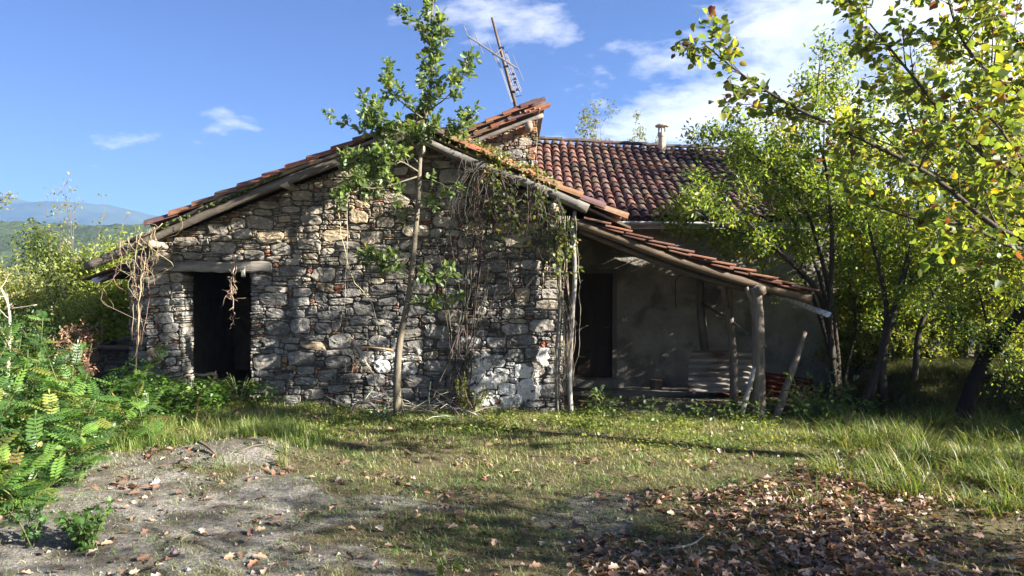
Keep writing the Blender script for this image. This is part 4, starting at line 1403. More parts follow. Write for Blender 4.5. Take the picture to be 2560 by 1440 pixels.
t.finish('young_oak', 'slender young oak growing in front of the stone gable', 'tree', T_OAK, (0.06, 0.125), G_OAK, 'leaf', jitter=.02, roll=.7, droop=.1, singles=300, wide=1.25, mult=2)

# --- big-leaved tree reaching in from the right
t = Tree(202)
DT = (0.075, 0.062, 0.05)
bx, by = 6.6, 7.4
base = Vector((bx, by, gz(bx, by) - .1))
tr, trr = t.limb([base, Vector((6.5, 7.4, 1.0)), Vector((6.3, 7.45, 2.2)), Vector((6.35, 7.4, 3.6)), Vector((6.2, 7.3, 5.2)), Vector((6.4, 7.2, 7.0))], 0.17, 0.05, 10, 4, DT)
def lime_limb(pts, r0, cnt, L, leafy=.9, r1=.006):
    a, b_ = t.limb(pts, r0, r1, 7, 4, DT, .04)
    t.sprout(a, b_, int(cnt * 1.3), L, (25, 62), 0.1, 1, (-.03, 0, .05), .24, DT, leafy, 4, .55, None, 2, 0.13, 0.0028)
Z_ = Vector((6.3, 7.42, 2.4))
lime_limb([Z_, P(2560, 600, 7.5), P(2330, 440, 7.4), P(2160, 350, 7.3), P(1990, 270, 7.2), P(1860, 190, 7.1), P(1760, 110, 7.0)], 0.037, 20, 0.75)
lime_limb([Vector((6.3, 7.4, 2.9)), P(2560, 450, 7.8), P(2400, 330, 7.9), P(2290, 200, 8.0), P(2200, 90, 8.0), P(2110, -20, 8.0)], 0.034, 20, 0.8)
lime_limb([Vector((6.3, 7.4, 3.2)), P(2600, 260, 7.2), P(2480, 190, 7.0), P(2400, 90, 6.9), P(2360, -40, 6.8)], 0.031, 16, 0.8)
lime_limb([Vector((6.3, 7.4, 2.0)), P(2560, 625, 7.0), P(2420, 565, 6.8), P(2280, 545, 6.7), P(2150, 500, 6.6)], 0.025, 13, 0.65)
lime_limb([Vector((6.3, 7.4, 2.2)), P(2600, 560, 8.2), P(2440, 450, 8.5), P(2300, 390, 8.7), P(2140, 330, 8.9)], 0.025, 13, 0.7)
lime_limb([Vector((6.3, 7.4, 3.6)), P(2650, 60, 7.6), P(2560, -80, 7.8), P(2460, -220, 8.0)], 0.031, 13, 0.9)
lime_limb([Vector((6.3, 7.4, 2.6)), P(2620, 470, 6.6), P(2540, 380, 6.2), P(2480, 300, 6.0), P(2380, 250, 5.9)], 0.019, 10, 0.6)
lime_limb([Vector((6.3, 7.4, 2.8)), P(2600, 400, 8.6), P(2480, 420, 8.9), P(2350, 300, 9.2), P(2230, 190, 9.3)], 0.025, 14, 0.8)
lime_limb([Vector((6.3, 7.4, 2.0)), P(2620, 600, 8.8), P(2500, 520, 9.0), P(2400, 470, 9.2), P(2280, 420, 9.3)], 0.022, 14, 0.75)
lime_limb([Vector((6.3, 7.4, 3.4)), P(2640, 200, 8.2), P(2540, 100, 8.4), P(2450, 20, 8.6), P(2330, -40, 8.7)], 0.025, 14, 0.85)
lime_limb([Vector((6.35, 7.4, 3.8)), Vector((7.6, 6.6, 4.8)), Vector((8.4, 6.0, 5.4))], 0.031, 12, 0.9)
t.finish('lime_tree', 'sparse tree with large yellow green heart shaped leaves overhanging the yard', 'tree', T_LIME, (0.045, 0.09), G_LIME, 'leaf_thin', jitter=.05, roll=.75, droop=.35, singles=300, mult=3, keep=.8)

# --- background trees
def bg_tree(seed, x, y, h, w, label, tints, name='tree', group='trees behind the house', T=T_SMALL, size=(.08, .13), cnt=14, step=.11, stems=1, keep=1.0, trunk=(.12, .10, .08), kids=4, zbase=None, cat='tree', trop=(0, 0, .08), t0=.2, mat='leaf_thin', L=None, mult=7, jit=.16, rk=1.0):
    t = Tree(seed); R = t.r
    z0 = gz(x, y) if zbase is None else zbase
    for s in range(stems):
        lean = Vector((R.uniform(-.5, .5) * w, R.uniform(-.3, .3) * w, h * R.uniform(.75, 1.0)))
        b0 = Vector((x + (R.uniform(-.15, .15) * w if stems > 1 else 0), y, z0 - .1))
        mid = b0 + lean * .5 + Vector((R.uniform(-.1, .1) * w, 0, 0))
        a, b_ = t.limb([b0, b0 + lean * .25, mid, b0 + lean], (0.02 * h if stems < 3 else .012 * h) * rk, .01 * rk, 7, 4, trunk)
        t.sprout(a, b_, cnt, (L or w * .6), (35, 80), t0, 1, trop, .25, trunk, 1.0, kids, .55, None, 1, step, .004)
    return t.finish(name, label, cat, T, size, tints, mat, group, keep=keep, jitter=jit, roll=.8, mult=mult)


YEL_ = [(0.27, 0.29, 0.05, 3), (0.19, 0.25, 0.045, 3), (0.35, 0.32, 0.06, 1), (0.12, 0.17, 0.04, 2)]

# --- small-leaved plum trees in front of the house
def plum(seed, stems, label, cnt=9, L=1.0, keep=1.0, size=(.04, .095), step=.05, tint=(0.045, 0.038, 0.03), tints=G_PLUM, name='plum_tree', group='small leaved trees growing by the house', kids=4, mat='leaf_thin', trop=(-.02, 0, .09)):  # stem tint darkened so the trunks look back lit
    t = Tree(seed)
    for (pts, r0) in stems:
        a, b_ = t.limb(pts, r0, 0.008, 8, 4, tint, .08)
        t.sprout(a, b_, cnt, L, (30, 70), 0.42, 1, trop, .25, tint, 1.0, kids, .52, None, 1, step, .0025)
    return t.finish(name, label, 'tree', T_SMALL, size, tints, mat, group, keep=keep, jitter=.09, roll=.8, mult=7)


plum(301, [([gp(2095, 12.3), P(2085, 900, 12.3), P(2050, 740, 12.2), P(1960, 640, 12.0), P(1850, 540, 11.9), P(1755, 470, 11.8)], .075),
           ([gp(2098, 12.35), P(2090, 850, 12.3), P(2055, 650, 12.3), P(2000, 500, 12.2), P(1900, 400, 12.2), P(1800, 335, 12.1)], .06),
           ([gp(2088, 12.5), P(2075, 880, 12.5), P(2010, 700, 12.6), P(1900, 600, 12.6), P(1780, 560, 12.6), P(1690, 540, 12.5)], .05),
           ([gp(2092, 12.4), P(2080, 820, 12.5), P(2030, 640, 12.7), P(1950, 500, 12.8), P(1890, 420, 12.8), P(1850, 340, 12.8)], .05),
           ([gp(2090, 12.3), P(2075, 800, 12.1), P(2080, 620, 12.0), P(2070, 450, 12.0), P(2040, 300, 12.0), P(2050, 150, 12.0)], .06)],
     'plum tree leaning left across the long tiled roof', 13, 1.05)
plum(302, [([gp(2140, 11.6), P(2190, 930, 11.6), P(2230, 780, 11.6), P(2330, 640, 11.5), P(2450, 590, 11.4)], .07),
           ([gp(2165, 11.6), P(2200, 900, 11.6), P(2215, 760, 11.7), P(2170, 560, 11.8), P(2130, 400, 11.8), P(2150, 230, 11.8)], .06),
           ([gp(2215, 11.55), P(2205, 900, 11.6), P(2240, 760, 11.6), P(2290, 560, 11.8), P(2300, 400, 12.0), P(2260, 250, 12.0)], .085)],
     'plum tree with three dark stems fanning out beside the house corner', 11, 1.0)
plum(303, [([gp(2250, 11.5), P(2285, 950, 11.5), P(2300, 820, 11.6), P(2370, 660, 11.8), P(2420, 480, 12.0), P(2440, 330, 12)], .065),
           ([gp(2120, 12.6), P(2110, 950, 12.7), P(2140, 800, 12.8), P(2120, 640, 13), P(2200, 480, 13.2)], .05)],
     'thin plum tree with a crooked trunk before the earth bank', 11, 1.0)
# bushy undergrowth against the house corner
plum(304, [([gp(2120, 13.4), P(2140, 930, 13.4), P(2150, 860, 13.4)], .03), ([gp(2330, 13.2), P(2320, 900, 13.2), P(2300, 760, 13.2)], .04), ([gp(2230, 13.8), P(2240, 900, 13.8), P(2230, 720, 13.8)], .04)],
     'bright leafy thicket filling the gap behind the dark trunks', 12, .9, name='thicket', group='leafy thickets behind the trees', tints=[(0.20, 0.22, 0.035, 2), (0.14, 0.19, 0.035, 2), (0.26, 0.25, 0.04, 1)])

bg_tree(305, 6.9, 13.0, 3.6, 2.2, 'dense leafy thicket standing between house corner and earth bank', YEL_, 'thicket', 'leafy thickets behind the trees', stems=6, cnt=14, step=.06, size=(.045, .075), t0=.05, cat='thicket', mult=6, jit=.1)
bg_tree(306, 8.3, 12.9, 3.9, 2.4, 'dense leafy thicket growing out of the earth bank', YEL_, 'thicket', 'leafy thickets behind the trees', stems=6, cnt=14, step=.06, size=(.045, .075), t0=.05, cat='thicket', mult=6, jit=.1)

# --- black leaning tree at the right edge
t = Tree(401)
BK = (0.016, 0.014, 0.012)  # black bark, tone deepened further as if back lit
a, b_ = t.limb([gp(2405, 10.4), P(2420, 1000, 10.4), P(2460, 900, 10.4), P(2520, 820, 10.3), P(2600, 720, 10.2), P(2700, 560, 10.1), P(2740, 380, 10.0)], 0.12, 0.05, 10, 4, BK)
t.sprout(a, b_, 15, 1.5, (35, 80), 0.3, 1, (-.06, 0, .02), .22, BK, .9, 4, .55, None, 1, .05)
a, b_ = t.limb([P(2448, 920, 10.4), P(2470, 870, 10.3), P(2465, 800, 10.2), P(2440, 700, 10.1)], 0.035, 0.008, 7, 4, BK)
t.sprout(a, b_, 8, .9, (35, 80), 0.2, 1, (-.05, 0, .02), .22, BK, .9, 3, .55, None, 1, .05)
a, b_ = t.limb([P(2445, 945, 10.4), P(2500, 935, 10.3), P(2560, 900, 10.2), P(2640, 880, 10.1)], 0.035, 0.01, 7, 4, BK)
t.sprout(a, b_, 6, .8, (35, 80), 0.2, 1, (0, 0, -.02), .22, BK, .6, 3, .55, None, 1, .06)
t.finish('leaning_tree', 'black barked tree leaning to the right on the earth bank', 'tree', T_SMALL, (.035, .055), G_PLUM, 'leaf_thin', jitter=.09, roll=.8, mult=7)


YEL_BACKLIT = [(0.39, 0.38, 0.06, 3), (0.29, 0.33, 0.06, 3), (0.46, 0.39, 0.07, 1), (0.17, 0.23, 0.05, 1.5)]  # yellow leaf tints brightened to suggest light coming through from behind
bg_tree(501, 8.8, 17.5, 6.5, 3.6, 'bushy yellow green tree just beyond the house corner', YEL_BACKLIT, stems=3)
bg_tree(502, 12.0, 17.0, 7.0, 4.0, 'broad yellow green tree farther right beyond the earth bank', YEL_BACKLIT, stems=3)
bg_tree(503, 10.5, 21.0, 8.0, 4.5, 'tall tree tinted as back lit rising behind the plum trees', YEL_BACKLIT, stems=2)
bg_tree(504, 15.5, 22.0, 8.5, 5.0, 'wide tree tinted as back lit at the edge of the clearing', YEL_BACKLIT, stems=2)
bg_tree(507, 7.0, 16.2, 6.6, 2.4, 'slim tall tree standing right behind the house gable', YEL_BACKLIT, stems=3, cnt=16, L=1.5)
bg_tree(508, 9.2, 14.8, 6.6, 3.0, 'tall leafy tree between the earth bank and the far clearing', YEL_BACKLIT, stems=3, cnt=16, L=1.6)
bg_tree(509, 11.0, 13.8, 6.0, 3.0, 'leafy tree at the far end of the earth bank', YEL_BACKLIT, stems=3, cnt=16, L=1.6)
bg_tree(505, 7.6, 15.6, 3.0, 2.0, 'low shrub tinted to glow as back lit, tucked behind the house wall', YEL_BACKLIT, stems=4, name='shrub', group='shrubs behind the earth bank', cat='shrub', size=(.06, .1))
bg_tree(506, 9.6, 14.2, 2.4, 2.2, 'spreading green shrub on top of the earth bank', YEL_BACKLIT, stems=4, name='shrub', group='shrubs behind the earth bank', cat='shrub', size=(.06, .1))
# thin sapling seen over the tiled roof
bg_tree(511, 3.1, 23.5, 8.6, 2.2, 'thin leafy sapling showing above the roof ridge', [(0.16, 0.18, 0.06, 2), (0.20, 0.19, 0.08, 1), (0.10, 0.13, 0.04, 1)], stems=6, cnt=14, step=.10, kids=3, t0=.5, trop=(0, 0, .25), size=(.07, .11), mult=3, jit=.06, rk=.35, L=1.5)
bg_tree(512, 5.0, 24.0, 6.6, 1.0, 'small leafy tip showing behind the chimney pipe', [(0.16, 0.18, 0.06, 2), (0.20, 0.19, 0.08, 1)], stems=3, cnt=10, step=.14, kids=2, t0=.6, trop=(0, 0, .25), size=(.07, .11), mult=3, jit=.06, rk=.4)

# --- left background
LFT = 'shrubs and small trees below the barn'
bg_tree(601, -8.9, 15.2, 3.5, 1.9, 'dark ivy covered bush with a bare tuft on top', [(0.08, 0.13, 0.03, 3), (0.13, 0.18, 0.04, 2), (0.22, 0.25, 0.06, 1.5)], 'bush', LFT, stems=9, cnt=16, mult=9, step=.07, size=(.06, .1), cat='bush', t0=.1, L=.9)
bg_tree(602, -8.75, 15.0, 4.7, 1.4, 'sparse yellowish shoots rising out of the dark bush', [(0.28, 0.29, 0.13, 2), (0.21, 0.23, 0.09, 2)], 'sapling', LFT, stems=8, cnt=12, step=.12, size=(.06, .09), kids=1, t0=.55, trop=(0, 0, .25), L=.5, mult=2, jit=.05, rk=.3)
bg_tree(603, -10.6, 15.5, 3.3, 2.6, 'pale olive bush spreading below the mountain', G_LEFT, 'bush', LFT, stems=8, cnt=15, step=.08, size=(.06, .1), cat='bush', t0=.1)
bg_tree(604, -7.95, 14.6, 2.8, 1.8, 'bright yellow green bush under the shed gutter', [(0.28, 0.32, 0.06, 3), (0.20, 0.26, 0.05, 2)], 'bush', LFT, stems=8, cnt=14, step=.07, size=(.06, .1), cat='bush', t0=.1)
bg_tree(605, -8.5, 12.4, 2.6, 2.0, 'pale dusty hedge shrub with arching twigs', G_LEFT, 'bush', LFT, stems=9, cnt=12, step=.06, size=(.045, .075), cat='bush', t0=.1)
bg_tree(606, -6.85, 11.6, 1.15, 0.55, 'dry rust brown bush beside the tumbled wall', [(0.27, 0.16, 0.10, 3), (0.21, 0.12, 0.075, 2)], 'dry_bush', None, stems=9, cnt=9, step=.06, size=(.03, .065), cat='bush', t0=.3, trunk=(.2, .13, .1), mat='dry_leaf', mult=3, jit=.05, rk=.5, kids=3)
bg_tree(607, -9.2, 11.6, 2.3, 2.2, 'tall loose hedge shrub with reddish leaf tips', G_LEFT + [(0.24, 0.06, 0.03, .25)], 'bush', LFT, stems=5, cnt=12, step=.07, size=(.05, .08), cat='bush', t0=.1)
bg_tree(608, -7.6, 11.4, 1.3, 1.5, 'deep green bramble heap against the barn corner', [(0.04, 0.085, 0.02, 3), (0.06, 0.11, 0.025, 2)], 'bramble', None, stems=6, cnt=10, step=.055, size=(.05, .08), cat='bramble', t0=.1, mat='leaf')
bg_tree(609, -14.0, 19.0, 3.6, 4.0, 'distant rounded tree behind the olive bushes', G_LEFT, 'tree', LFT, stems=4, cnt=12, step=.13, size=(.09, .14), t0=.1)
bg_tree(610, -11.5, 22.0, 3.6, 3.0, 'distant low tree between hedge and hillside', G_LEFT, 'tree', LFT, stems=4, cnt=12, step=.13, size=(.09, .14), t0=.1)
t = Tree(620)   # pale bare stem at the left edge
PB = (0.42, 0.36, 0.29)
a, b_ = t.limb([Vector((-7.0, 10.3, gz(-7, 10.3) - .1)), P(20, 950, 10.3), P(24, 850, 10.3), P(22, 770, 10.3), P(2, 720, 10.3)], .028, .014, 7, 4, PB)
t.limb([P(23, 772, 10.3), P(55, 768, 10.25), P(92, 762, 10.2)], .011, .006, 5, 3, PB)
t.limb([P(22, 860, 10.3), P(5, 830, 10.25), P(-20, 800, 10.2)], .012, .007, 5, 3, PB)
t.sprout(a, b_, 7, .5, (35, 70), .3, 1, (0, 0, .1), .2, PB, .8, 2, .5, None, 1, .09)
t.finish('bare_sapling', 'pale bare stem standing in the hedge', 'sapling', T_SMALL, (.04, .07), G_LEFT + [(0.3, 0.06, 0.03, .5)], 'leaf')
t = Tree(621)   # twig tip entering at the left edge, high
a, b_ = t.limb([Vector((-9.4, 13.0, gz(-9.4, 13) - .1)), Vector((-9.5, 13, 1.2)), P(-60, 560, 13), P(-20, 520, 13), P(22, 485, 13)], .03, .005, 6, 4, (.16, .13, .1))
t.sprout(a, b_, 12, .45, (30, 60), .4, 1, (.06, 0, .12), .2, (.16, .13, .1), 1.0, 2, .5, None, 1, .06)
t.finish('tall_sapling', 'leafy sapling tip against the blue mountain', 'sapling', T_SMALL, (.05, .08), G_LEFT, 'leaf_thin', jitter=.03)

# --- robinia suckers at lower left
G_ROB = [(0.095, 0.19, 0.04, 3), (0.13, 0.23, 0.045, 2), (0.06, 0.13, 0.035, 3), (0.24, 0.27, 0.06, 1), (0.30, 0.22, 0.08, .3)]
ROB = [(-4.75, 8.0, .9), (-5.15, 8.6, 1.15), (-4.35, 7.45, .75), (-5.6, 9.0, 1.2), (-4.75, 7.1, .7), (-5.7, 8.2, 1.1), (-4.2, 8.35, .75), (-6.3, 9.7, 1.35), (-5.0, 9.5, .95), (-6.9, 9.3, 1.2), (-5.35, 7.5, .9), (-6.2, 8.4, 1.2), (-3.95, 6.75, .55), (-3.85, 5.75, .45), (-4.1, 6.2, .5)]
rob_words = ['beside the clay mound', 'behind the front row', 'lowest of the front row', 'in the middle of the clump', 'beside the gravel track', 'at the outer edge of the clump', 'leaning over the grass tuft', 'tallest of the clump', 'close to the barn corner', 'at the back by the hedge', 'spreading over the track edge', 'deep inside the clump', 'small and alone on the gravel edge', 'lowest one spilling onto the track', 'half hidden behind the lowest one']
for k, (x, y, h) in enumerate(ROB):
    t = Tree(700 + k); R = t.r
    for s in range(4):
        b0 = Vector((x + R.uniform(-.12, .12), y + R.uniform(-.12, .12), gz(x, y) - .05))
        tip = b0 + Vector((R.uniform(-.4, .45), R.uniform(-.4, .3), h * R.uniform(.7, 1.05)))
        a, b_ = t.limb([b0, b0.lerp(tip, .5) + Vector((R.uniform(-.08, .08), 0, .05)), tip], .009, .004, 5, 4, (0.11, 0.12, 0.05))
        for j in range(24):
            f = 0.12 + 0.88 * (j + R.random()) / 24; i = min(len(a) - 2, int(f * (len(a) - 1)))
            t.pos.append(a[i].lerp(a[i + 1], R.random())); d = vrand(R); d.z = abs(d.z) * .5 + .12; d.normalize(); t.dir.append(d)
    t.finish('robinia_sapling', 'bright green robinia sucker with feathery leaves, ' + rob_words[k], 'sapling', T_PIN, (.13, .33), G_ROB, 'leaf', 'robinia suckers by the track', jitter=.0, roll=.25, droop=.1, out=.25, singles=22)

# ------------------------------------------------------------------ trees beside and behind the photographer that shade the yard
bg_tree(801, 9.2, 2.8, 5.0, 4.4, 'full crowned tree right of the yard shading its front', G_LIME, 'shade_tree', 'trees standing right of the yard', stems=2, cnt=16, step=.10, size=(.05, .085), T=T_LIME, t0=.25, mat='leaf', keep=.6, jit=.28)
bg_tree(802, 7.8, 0.2, 5.6, 4.4, 'full crowned tree behind the parking place shading the track', G_LIME, 'shade_tree', 'trees standing right of the yard', stems=2, cnt=16, step=.10, size=(.05, .085), T=T_LIME, t0=.25, mat='leaf', keep=.6, jit=.28)
bg_tree(803, 13.5, 1.0, 6.5, 4.4, 'full crowned tree on the slope beyond the lime', G_LIME, 'shade_tree', 'trees standing right of the yard', stems=2, cnt=14, step=.13, size=(.05, .085), T=T_LIME, t0=.25, mat='leaf', keep=.35, jit=.28)

bg_tree(804, 11.2, 9.4, 5.6, 3.6, 'unseen leafy tree added right of the black leaning one to shade the bank', G_LIME, 'shade_tree', 'trees standing right of the yard', stems=3, cnt=16, step=.10, size=(.06, .1), T=T_LIME, t0=.1, mat='leaf', keep=.8, jit=.25)  # out of view, added to cast shade on the bank

# ------------------------------------------------------------------ dry vines on the walls
def vine(name, label, lines, r=.006, tint=(0.33, 0.27, 0.2), seed=1, leaves=None, wig=.03, n=5):
    R = random.Random(seed); root = thing(name, label, 'vine'); mb = MB(); pos, dr = [], []
    for (pts, rr) in lines:
        q = catmull(pts, 5)
        q = [p + Vector((R.uniform(-wig, wig) * .5, R.uniform(-wig, wig), R.uniform(-wig, wig) * .5)) if 0 < i < len(q) - 1 else p for i, p in enumerate(q)]
        tube(mb, q, [rr, rr * .5], n, tuple(c * R.uniform(.75, 1.15) for c in tint))
        for i in range(1, len(q)): pos.append(q[i]); dr.append(q[i] - q[i - 1])
        # little side tendrils
        for k in range(max(1, len(q) // 4)):
            i = R.randrange(1, len(q) - 1); pts2 = twig_path(q[i], vrand(R), R.uniform(.06, .2), R, .5, Vector((0, 0, -.15)), 3)
            tube(mb, pts2, [rr * .45, rr * .2], 4, tint)
    tag(mb.build('stems', M['twig'], root, True), kind='stuff')
    if leaves:
        cnt, T, size, tints, rgn = leaves
        g = np.random.default_rng(seed)
        cand = [(p, d) for p, d in zip(pos, dr) if rgn(p)]
        if cand:
            ii = g.integers(0, len(cand), cnt)
            P_ = np.array([tuple(cand[i][0]) for i in ii]) + g.normal(0, .05, (cnt, 3)); sd = g.normal(0, 1, (cnt, 3)); sd[:, 2] -= .5
            tt = np.array([x[:3] for x in tints]); w = np.array([x[3] for x in tints], float)
            tint_ = tt[g.choice(len(tt), cnt, p=w / w.sum())] * g.uniform(.7, 1.25, (cnt, 1))
            leaf_cloud('leaves', T, P_, sd, g.uniform(size[0], size[1], cnt), tint_, M['leaf'], root, g, .8, (0, -.6, 1), singles=0)
    return root


R = random.Random(77)
YV = 11.16
CRE = [(0.12, 0.16, 0.04, 3), (0.18, 0.19, 0.05, 2), (0.25, 0.22, 0.06, 1), (0.07, 0.11, 0.03, 2)]
lines = []
for k in range(20):      # stems climbing the gable
    x0 = R.gauss(1160, 22); x1 = x0 + R.uniform(-30, 80); x2 = R.uniform(1150, 1320)
    lines.append(([P(x0 - R.uniform(0, 60), 1010 + R.uniform(-10, 15), YV - .05), P(x0, 900 + R.uniform(-30, 30), YV), P(x1, 700, YV - .04), P(x1 + R.uniform(-20, 30), 560, YV - .05), P(x2, 420 + (x2 - 1150) * .38 + R.uniform(0, 40), YV - .12)], R.uniform(.004, .013)))
for k in range(46):      # tangle hanging under the verge
    x0 = R.uniform(1130, 1400); y0 = 395 + (x0 - 1130) * .40
    L = R.uniform(60, 260)
    lines.append(([P(x0, y0 - 12, 10.86), P(x0 + R.uniform(-25, 25), y0 + L * .35, 10.9 + R.uniform(-.1, .1)), P(x0 + R.uniform(-45, 45), y0 + L * .7, 10.98 + R.uniform(-.1, .1)), P(x0 + R.uniform(-50, 50), y0 + L, 11.0)], R.uniform(.003, .007)))
for k in range(10):      # arching grey canes
    x0 = R.uniform(1170, 1260)
    lines.append(([P(x0 + 40, 470, 10.95), P(x0, 425, 10.85), P(x0 - 30, 440 + R.uniform(0, 15), 10.8), P(x0 - 48, 490 + R.uniform(0, 40), 10.82), P(x0 - R.uniform(30, 60), 560, 10.9)], .006))
lines.append(([P(1160, 900, 11.05), P(1140, 870, 11.0), P(1150, 815, 11.0), P(1165, 840, 11.0), P(1180, 920, 11.05)], .012))
for pts in ([(1265, 660), (1280, 730), (1262, 600), (1255, 480)], [(1330, 700), (1300, 740), (1240, 900), (1160, 1000)], [(1380, 620), (1290, 690), (1230, 760), (1180, 870)]):
    lines.append(([P(a, b_, YV - .06) for a, b_ in pts], .007))
vine('wall_creeper', 'tangled bare creeper hanging from the right verge down the gable', lines, seed=5, leaves=(420, T_VINE, (.05, .09), CRE, lambda p: p.z > 2.15 and p.x > -.4), tint=(0.085, 0.072, 0.058))

lines = []
for k in range(16):      # creeper lying on the verge tiles
    x0 = R.uniform(1060, 1180)
    pts = []
    for s in range(6):
        x = x0 + s * R.uniform(35, 55); y = 352 + (x - 1130) * .468 - R.uniform(0, 16)
        pts.append(P(x, y, 10.95 + R.uniform(0, .25)))
    lines.append((pts, R.uniform(.003, .006)))
vine('roof_creeper', 'low creeper with reddish green leaves lying along the verge tiles', lines, seed=6, leaves=(1900, T_VINE, (.035, .07), [(0.15, 0.18, 0.04, 3), (0.22, 0.20, 0.06, 2), (0.24, 0.12, 0.06, 1), (0.08, 0.12, 0.03, 2)], lambda p: True))

lines = [([P(338, 1000, 11.05), P(345, 850, 11.1), P(350, 740, 11.05), P(362, 640, 10.95), P(345, 600, 10.86)], .013),
         ([P(330, 850, 11.1), P(333, 720, 11.05), P(318, 640, 10.9), P(300, 600, 10.85)], .006)]
for k in range(15):
    x0 = R.uniform(300, 450); y0 = 605 - (x0 - 330) * .43
    L = R.uniform(50, 190)
    lines.append(([P(x0, y0 - 14, 10.84), P(x0 + R.uniform(-40, 40), y0 + L * .3, 10.9), P(x0 + R.uniform(-50, 30), y0 + L * .7, 11.0), P(350 + R.uniform(-30, 35), y0 + L, 11.1)], R.uniform(.003, .007)))
for k in range(7):
    x0 = R.uniform(335, 365); lines.append(([P(x0, 640, 11.0), P(x0 + R.uniform(-15, 15), 740, 11.1), P(x0 + R.uniform(-20, 20), 830 + R.uniform(0, 60), 11.15)], .004))
lines.append(([P(425, 634, 11.15), P(500, 633, 11.13), P(560, 630, 11.12), P(582, 625, 11.1)], .006))
vine('corner_vine', 'dry brown vine draped over the left barn corner pillar', lines, seed=7, tint=(0.30, 0.22, 0.15))
lines = [([P(580, 628, 11.1), P(586, 670, 11.05), P(578, 715, 11.08), P(582, 760, 11.1), P(584, 800, 11.1), P(573, 822, 11.1)], .008), ([P(578, 625, 11.08), P(590, 660, 11.05), P(582, 700, 11.05), P(592, 725, 11.05)], .007)]
for k in range(7): a = R.uniform(660, 800); lines.append(([P(580, a, 11.08), P(580 + R.uniform(-16, 16), a + 12, 11.06), P(580 + R.uniform(-22, 22), a + R.uniform(5, 30), 11.05)], .004))
vine('doorway_vine', 'single dry vine dangling in front of the dark doorway', lines, seed=8, tint=(0.42, 0.33, 0.22))
lines = [([P(842, 430, 11.15), P(850, 560, 11.12), P(880, 690, 11.12), P(930, 760, 11.12), P(950, 830, 11.13), P(945, 860, 11.13)], .006), ([P(868, 470, 11.15), P(868, 650, 11.13), P(855, 790, 11.13), P(840, 830, 11.13)], .005)]
for k in range(14): lines.append(([P(875, 840, 11.12), P(875 + R.uniform(-25, 40), 870, 11.0), P(880 + R.uniform(-40, 70), 900 + R.uniform(0, 40), 10.95)], .004))
for k in range(5): lines.append(([P(882, 850, 11.1), P(915, 905, 10.95), P(955, 975 + R.uniform(-10, 10), 10.85), P(985 + R.uniform(-20, 10), 1010, 10.8)], .006))
vine('thin_vine', 'two thin vine stems trailing down the stones beside the oak', lines, seed=9, tint=(0.38, 0.33, 0.26))
lines = []
for k in range(16):
    x0 = R.uniform(1385, 1445); lines.append(([P(x0, 540, 10.98), P(x0 + R.uniform(-18, 18), 680, 11.0), P(x0 + R.uniform(-22, 22), 830, 11.0), P(x0 + R.uniform(-20, 20), 1000 + R.uniform(-60, 25), 11.02)], R.uniform(.003, .006)))
vine('post_creeper', 'creeper with a few green sprays wound round the two thin posts', lines, seed=10, tint=(0.26, 0.22, 0.17), leaves=(210, T_VINE, (.045, .08), CRE, lambda p: p.z > 1.9))

# fallen canes and sticks at the foot of the wall
heap = thing('stick_heap', 'heap of bare fallen sticks at the foot of the gable', 'stick heap')
mb = MB()
for k in range(60):
    a = P(R.uniform(900, 1180), 1005 + R.uniform(-25, 18), R.uniform(10.55, 11.1)); a.z = gz(a.x, a.y) + R.uniform(0, .12)
    d = Vector((R.uniform(-1, 1), R.uniform(-.4, .3), R.uniform(-.1, .45))).normalized(); L = R.uniform(.3, 1.0)
    tube(mb, twig_path(a, d, L, R, .22, Vector((0, 0, -.12)), 4), [R.uniform(.006, .014), .003], 5, tuple(c * R.uniform(.7, 1.2) for c in (.27, .225, .18)))
tag(mb.build('sticks', M['twig'], heap, True), kind='stuff')
root_ = pole('bent_root', [gp(875, 10.6), P(890, 1012, 10.6), P(915, 1005, 10.6), P(940, 1020, 10.6), Vector((gp(950, 10.55).x, 10.55, gp(950, 10.55).z + .03))], .022, None, rs, (.2, .17, .14), 7, 4, .1, 'bark'); tag(root_, 'thick bent root arching out of the grass by the oak', 'root')
st = pole('dead_sapling', [gp(492, 9.7), P(492, 1020, 9.7), P(500, 985, 9.7), P(525, 960, 9.7), P(540, 928, 9.7)], (.014, .006), None, rs, (.20, .10, .06), 6, 4, .1, 'bark'); tag(st, 'reddish forked dead stem standing before the doorway', 'sapling')
st = pole('fallen_branch', [gp(498, 7.75) + Vector((0, 0, .13)), gp(510, 7.7) + Vector((0, 0, .11)), gp(530, 7.6) + Vector((0, 0, .09)), gp(543, 7.5) + Vector((0, 0, .06))], (.02, .01), None, rs, (.13, .10, .08), 6, 4, .1, 'bark'); tag(st, 'dark crooked branch lying on the clay mound', 'branch')
st = pole('fallen_branch', [gp(590, 7.6) + Vector((0, 0, .07)), gp(650, 7.75) + Vector((0, 0, .09)), gp(700, 7.72) + Vector((0, 0, .08)), gp(790, 7.65) + Vector((0, 0, .07))], (.010, .005), None, rs, (.13, .11, .09), 5, 4, .1, 'bark'); tag(st, 'long thin branch lying across the grass', 'branch')
st = pole('fallen_stick', [gp(1545, 5.75) + Vector((0, 0, .07)), gp(1620, 5.6) + Vector((0, 0, .075)), gp(1680, 5.45) + Vector((0, 0, .07))], (.006, .005), None, rs, (.05, .045, .04), 5, 4, .1, 'bark'); tag(st, 'thin dark stick lying on the bare patch among leaves', 'stick')
st = pole('fallen_stick', [gp(1665, 5.4) + Vector((0, 0, .07)), gp(1700, 5.38) + Vector((0, 0, .085)), gp(1735, 5.5) + Vector((0, 0, .07)), gp(1760, 5.65) + Vector((0, 0, .08))], (.011, .006), None, rs, (.30, .28, .25), 5, 4, .1, 'bark'); tag(st, 'short forked grey stick lying on dead leaves', 'stick')

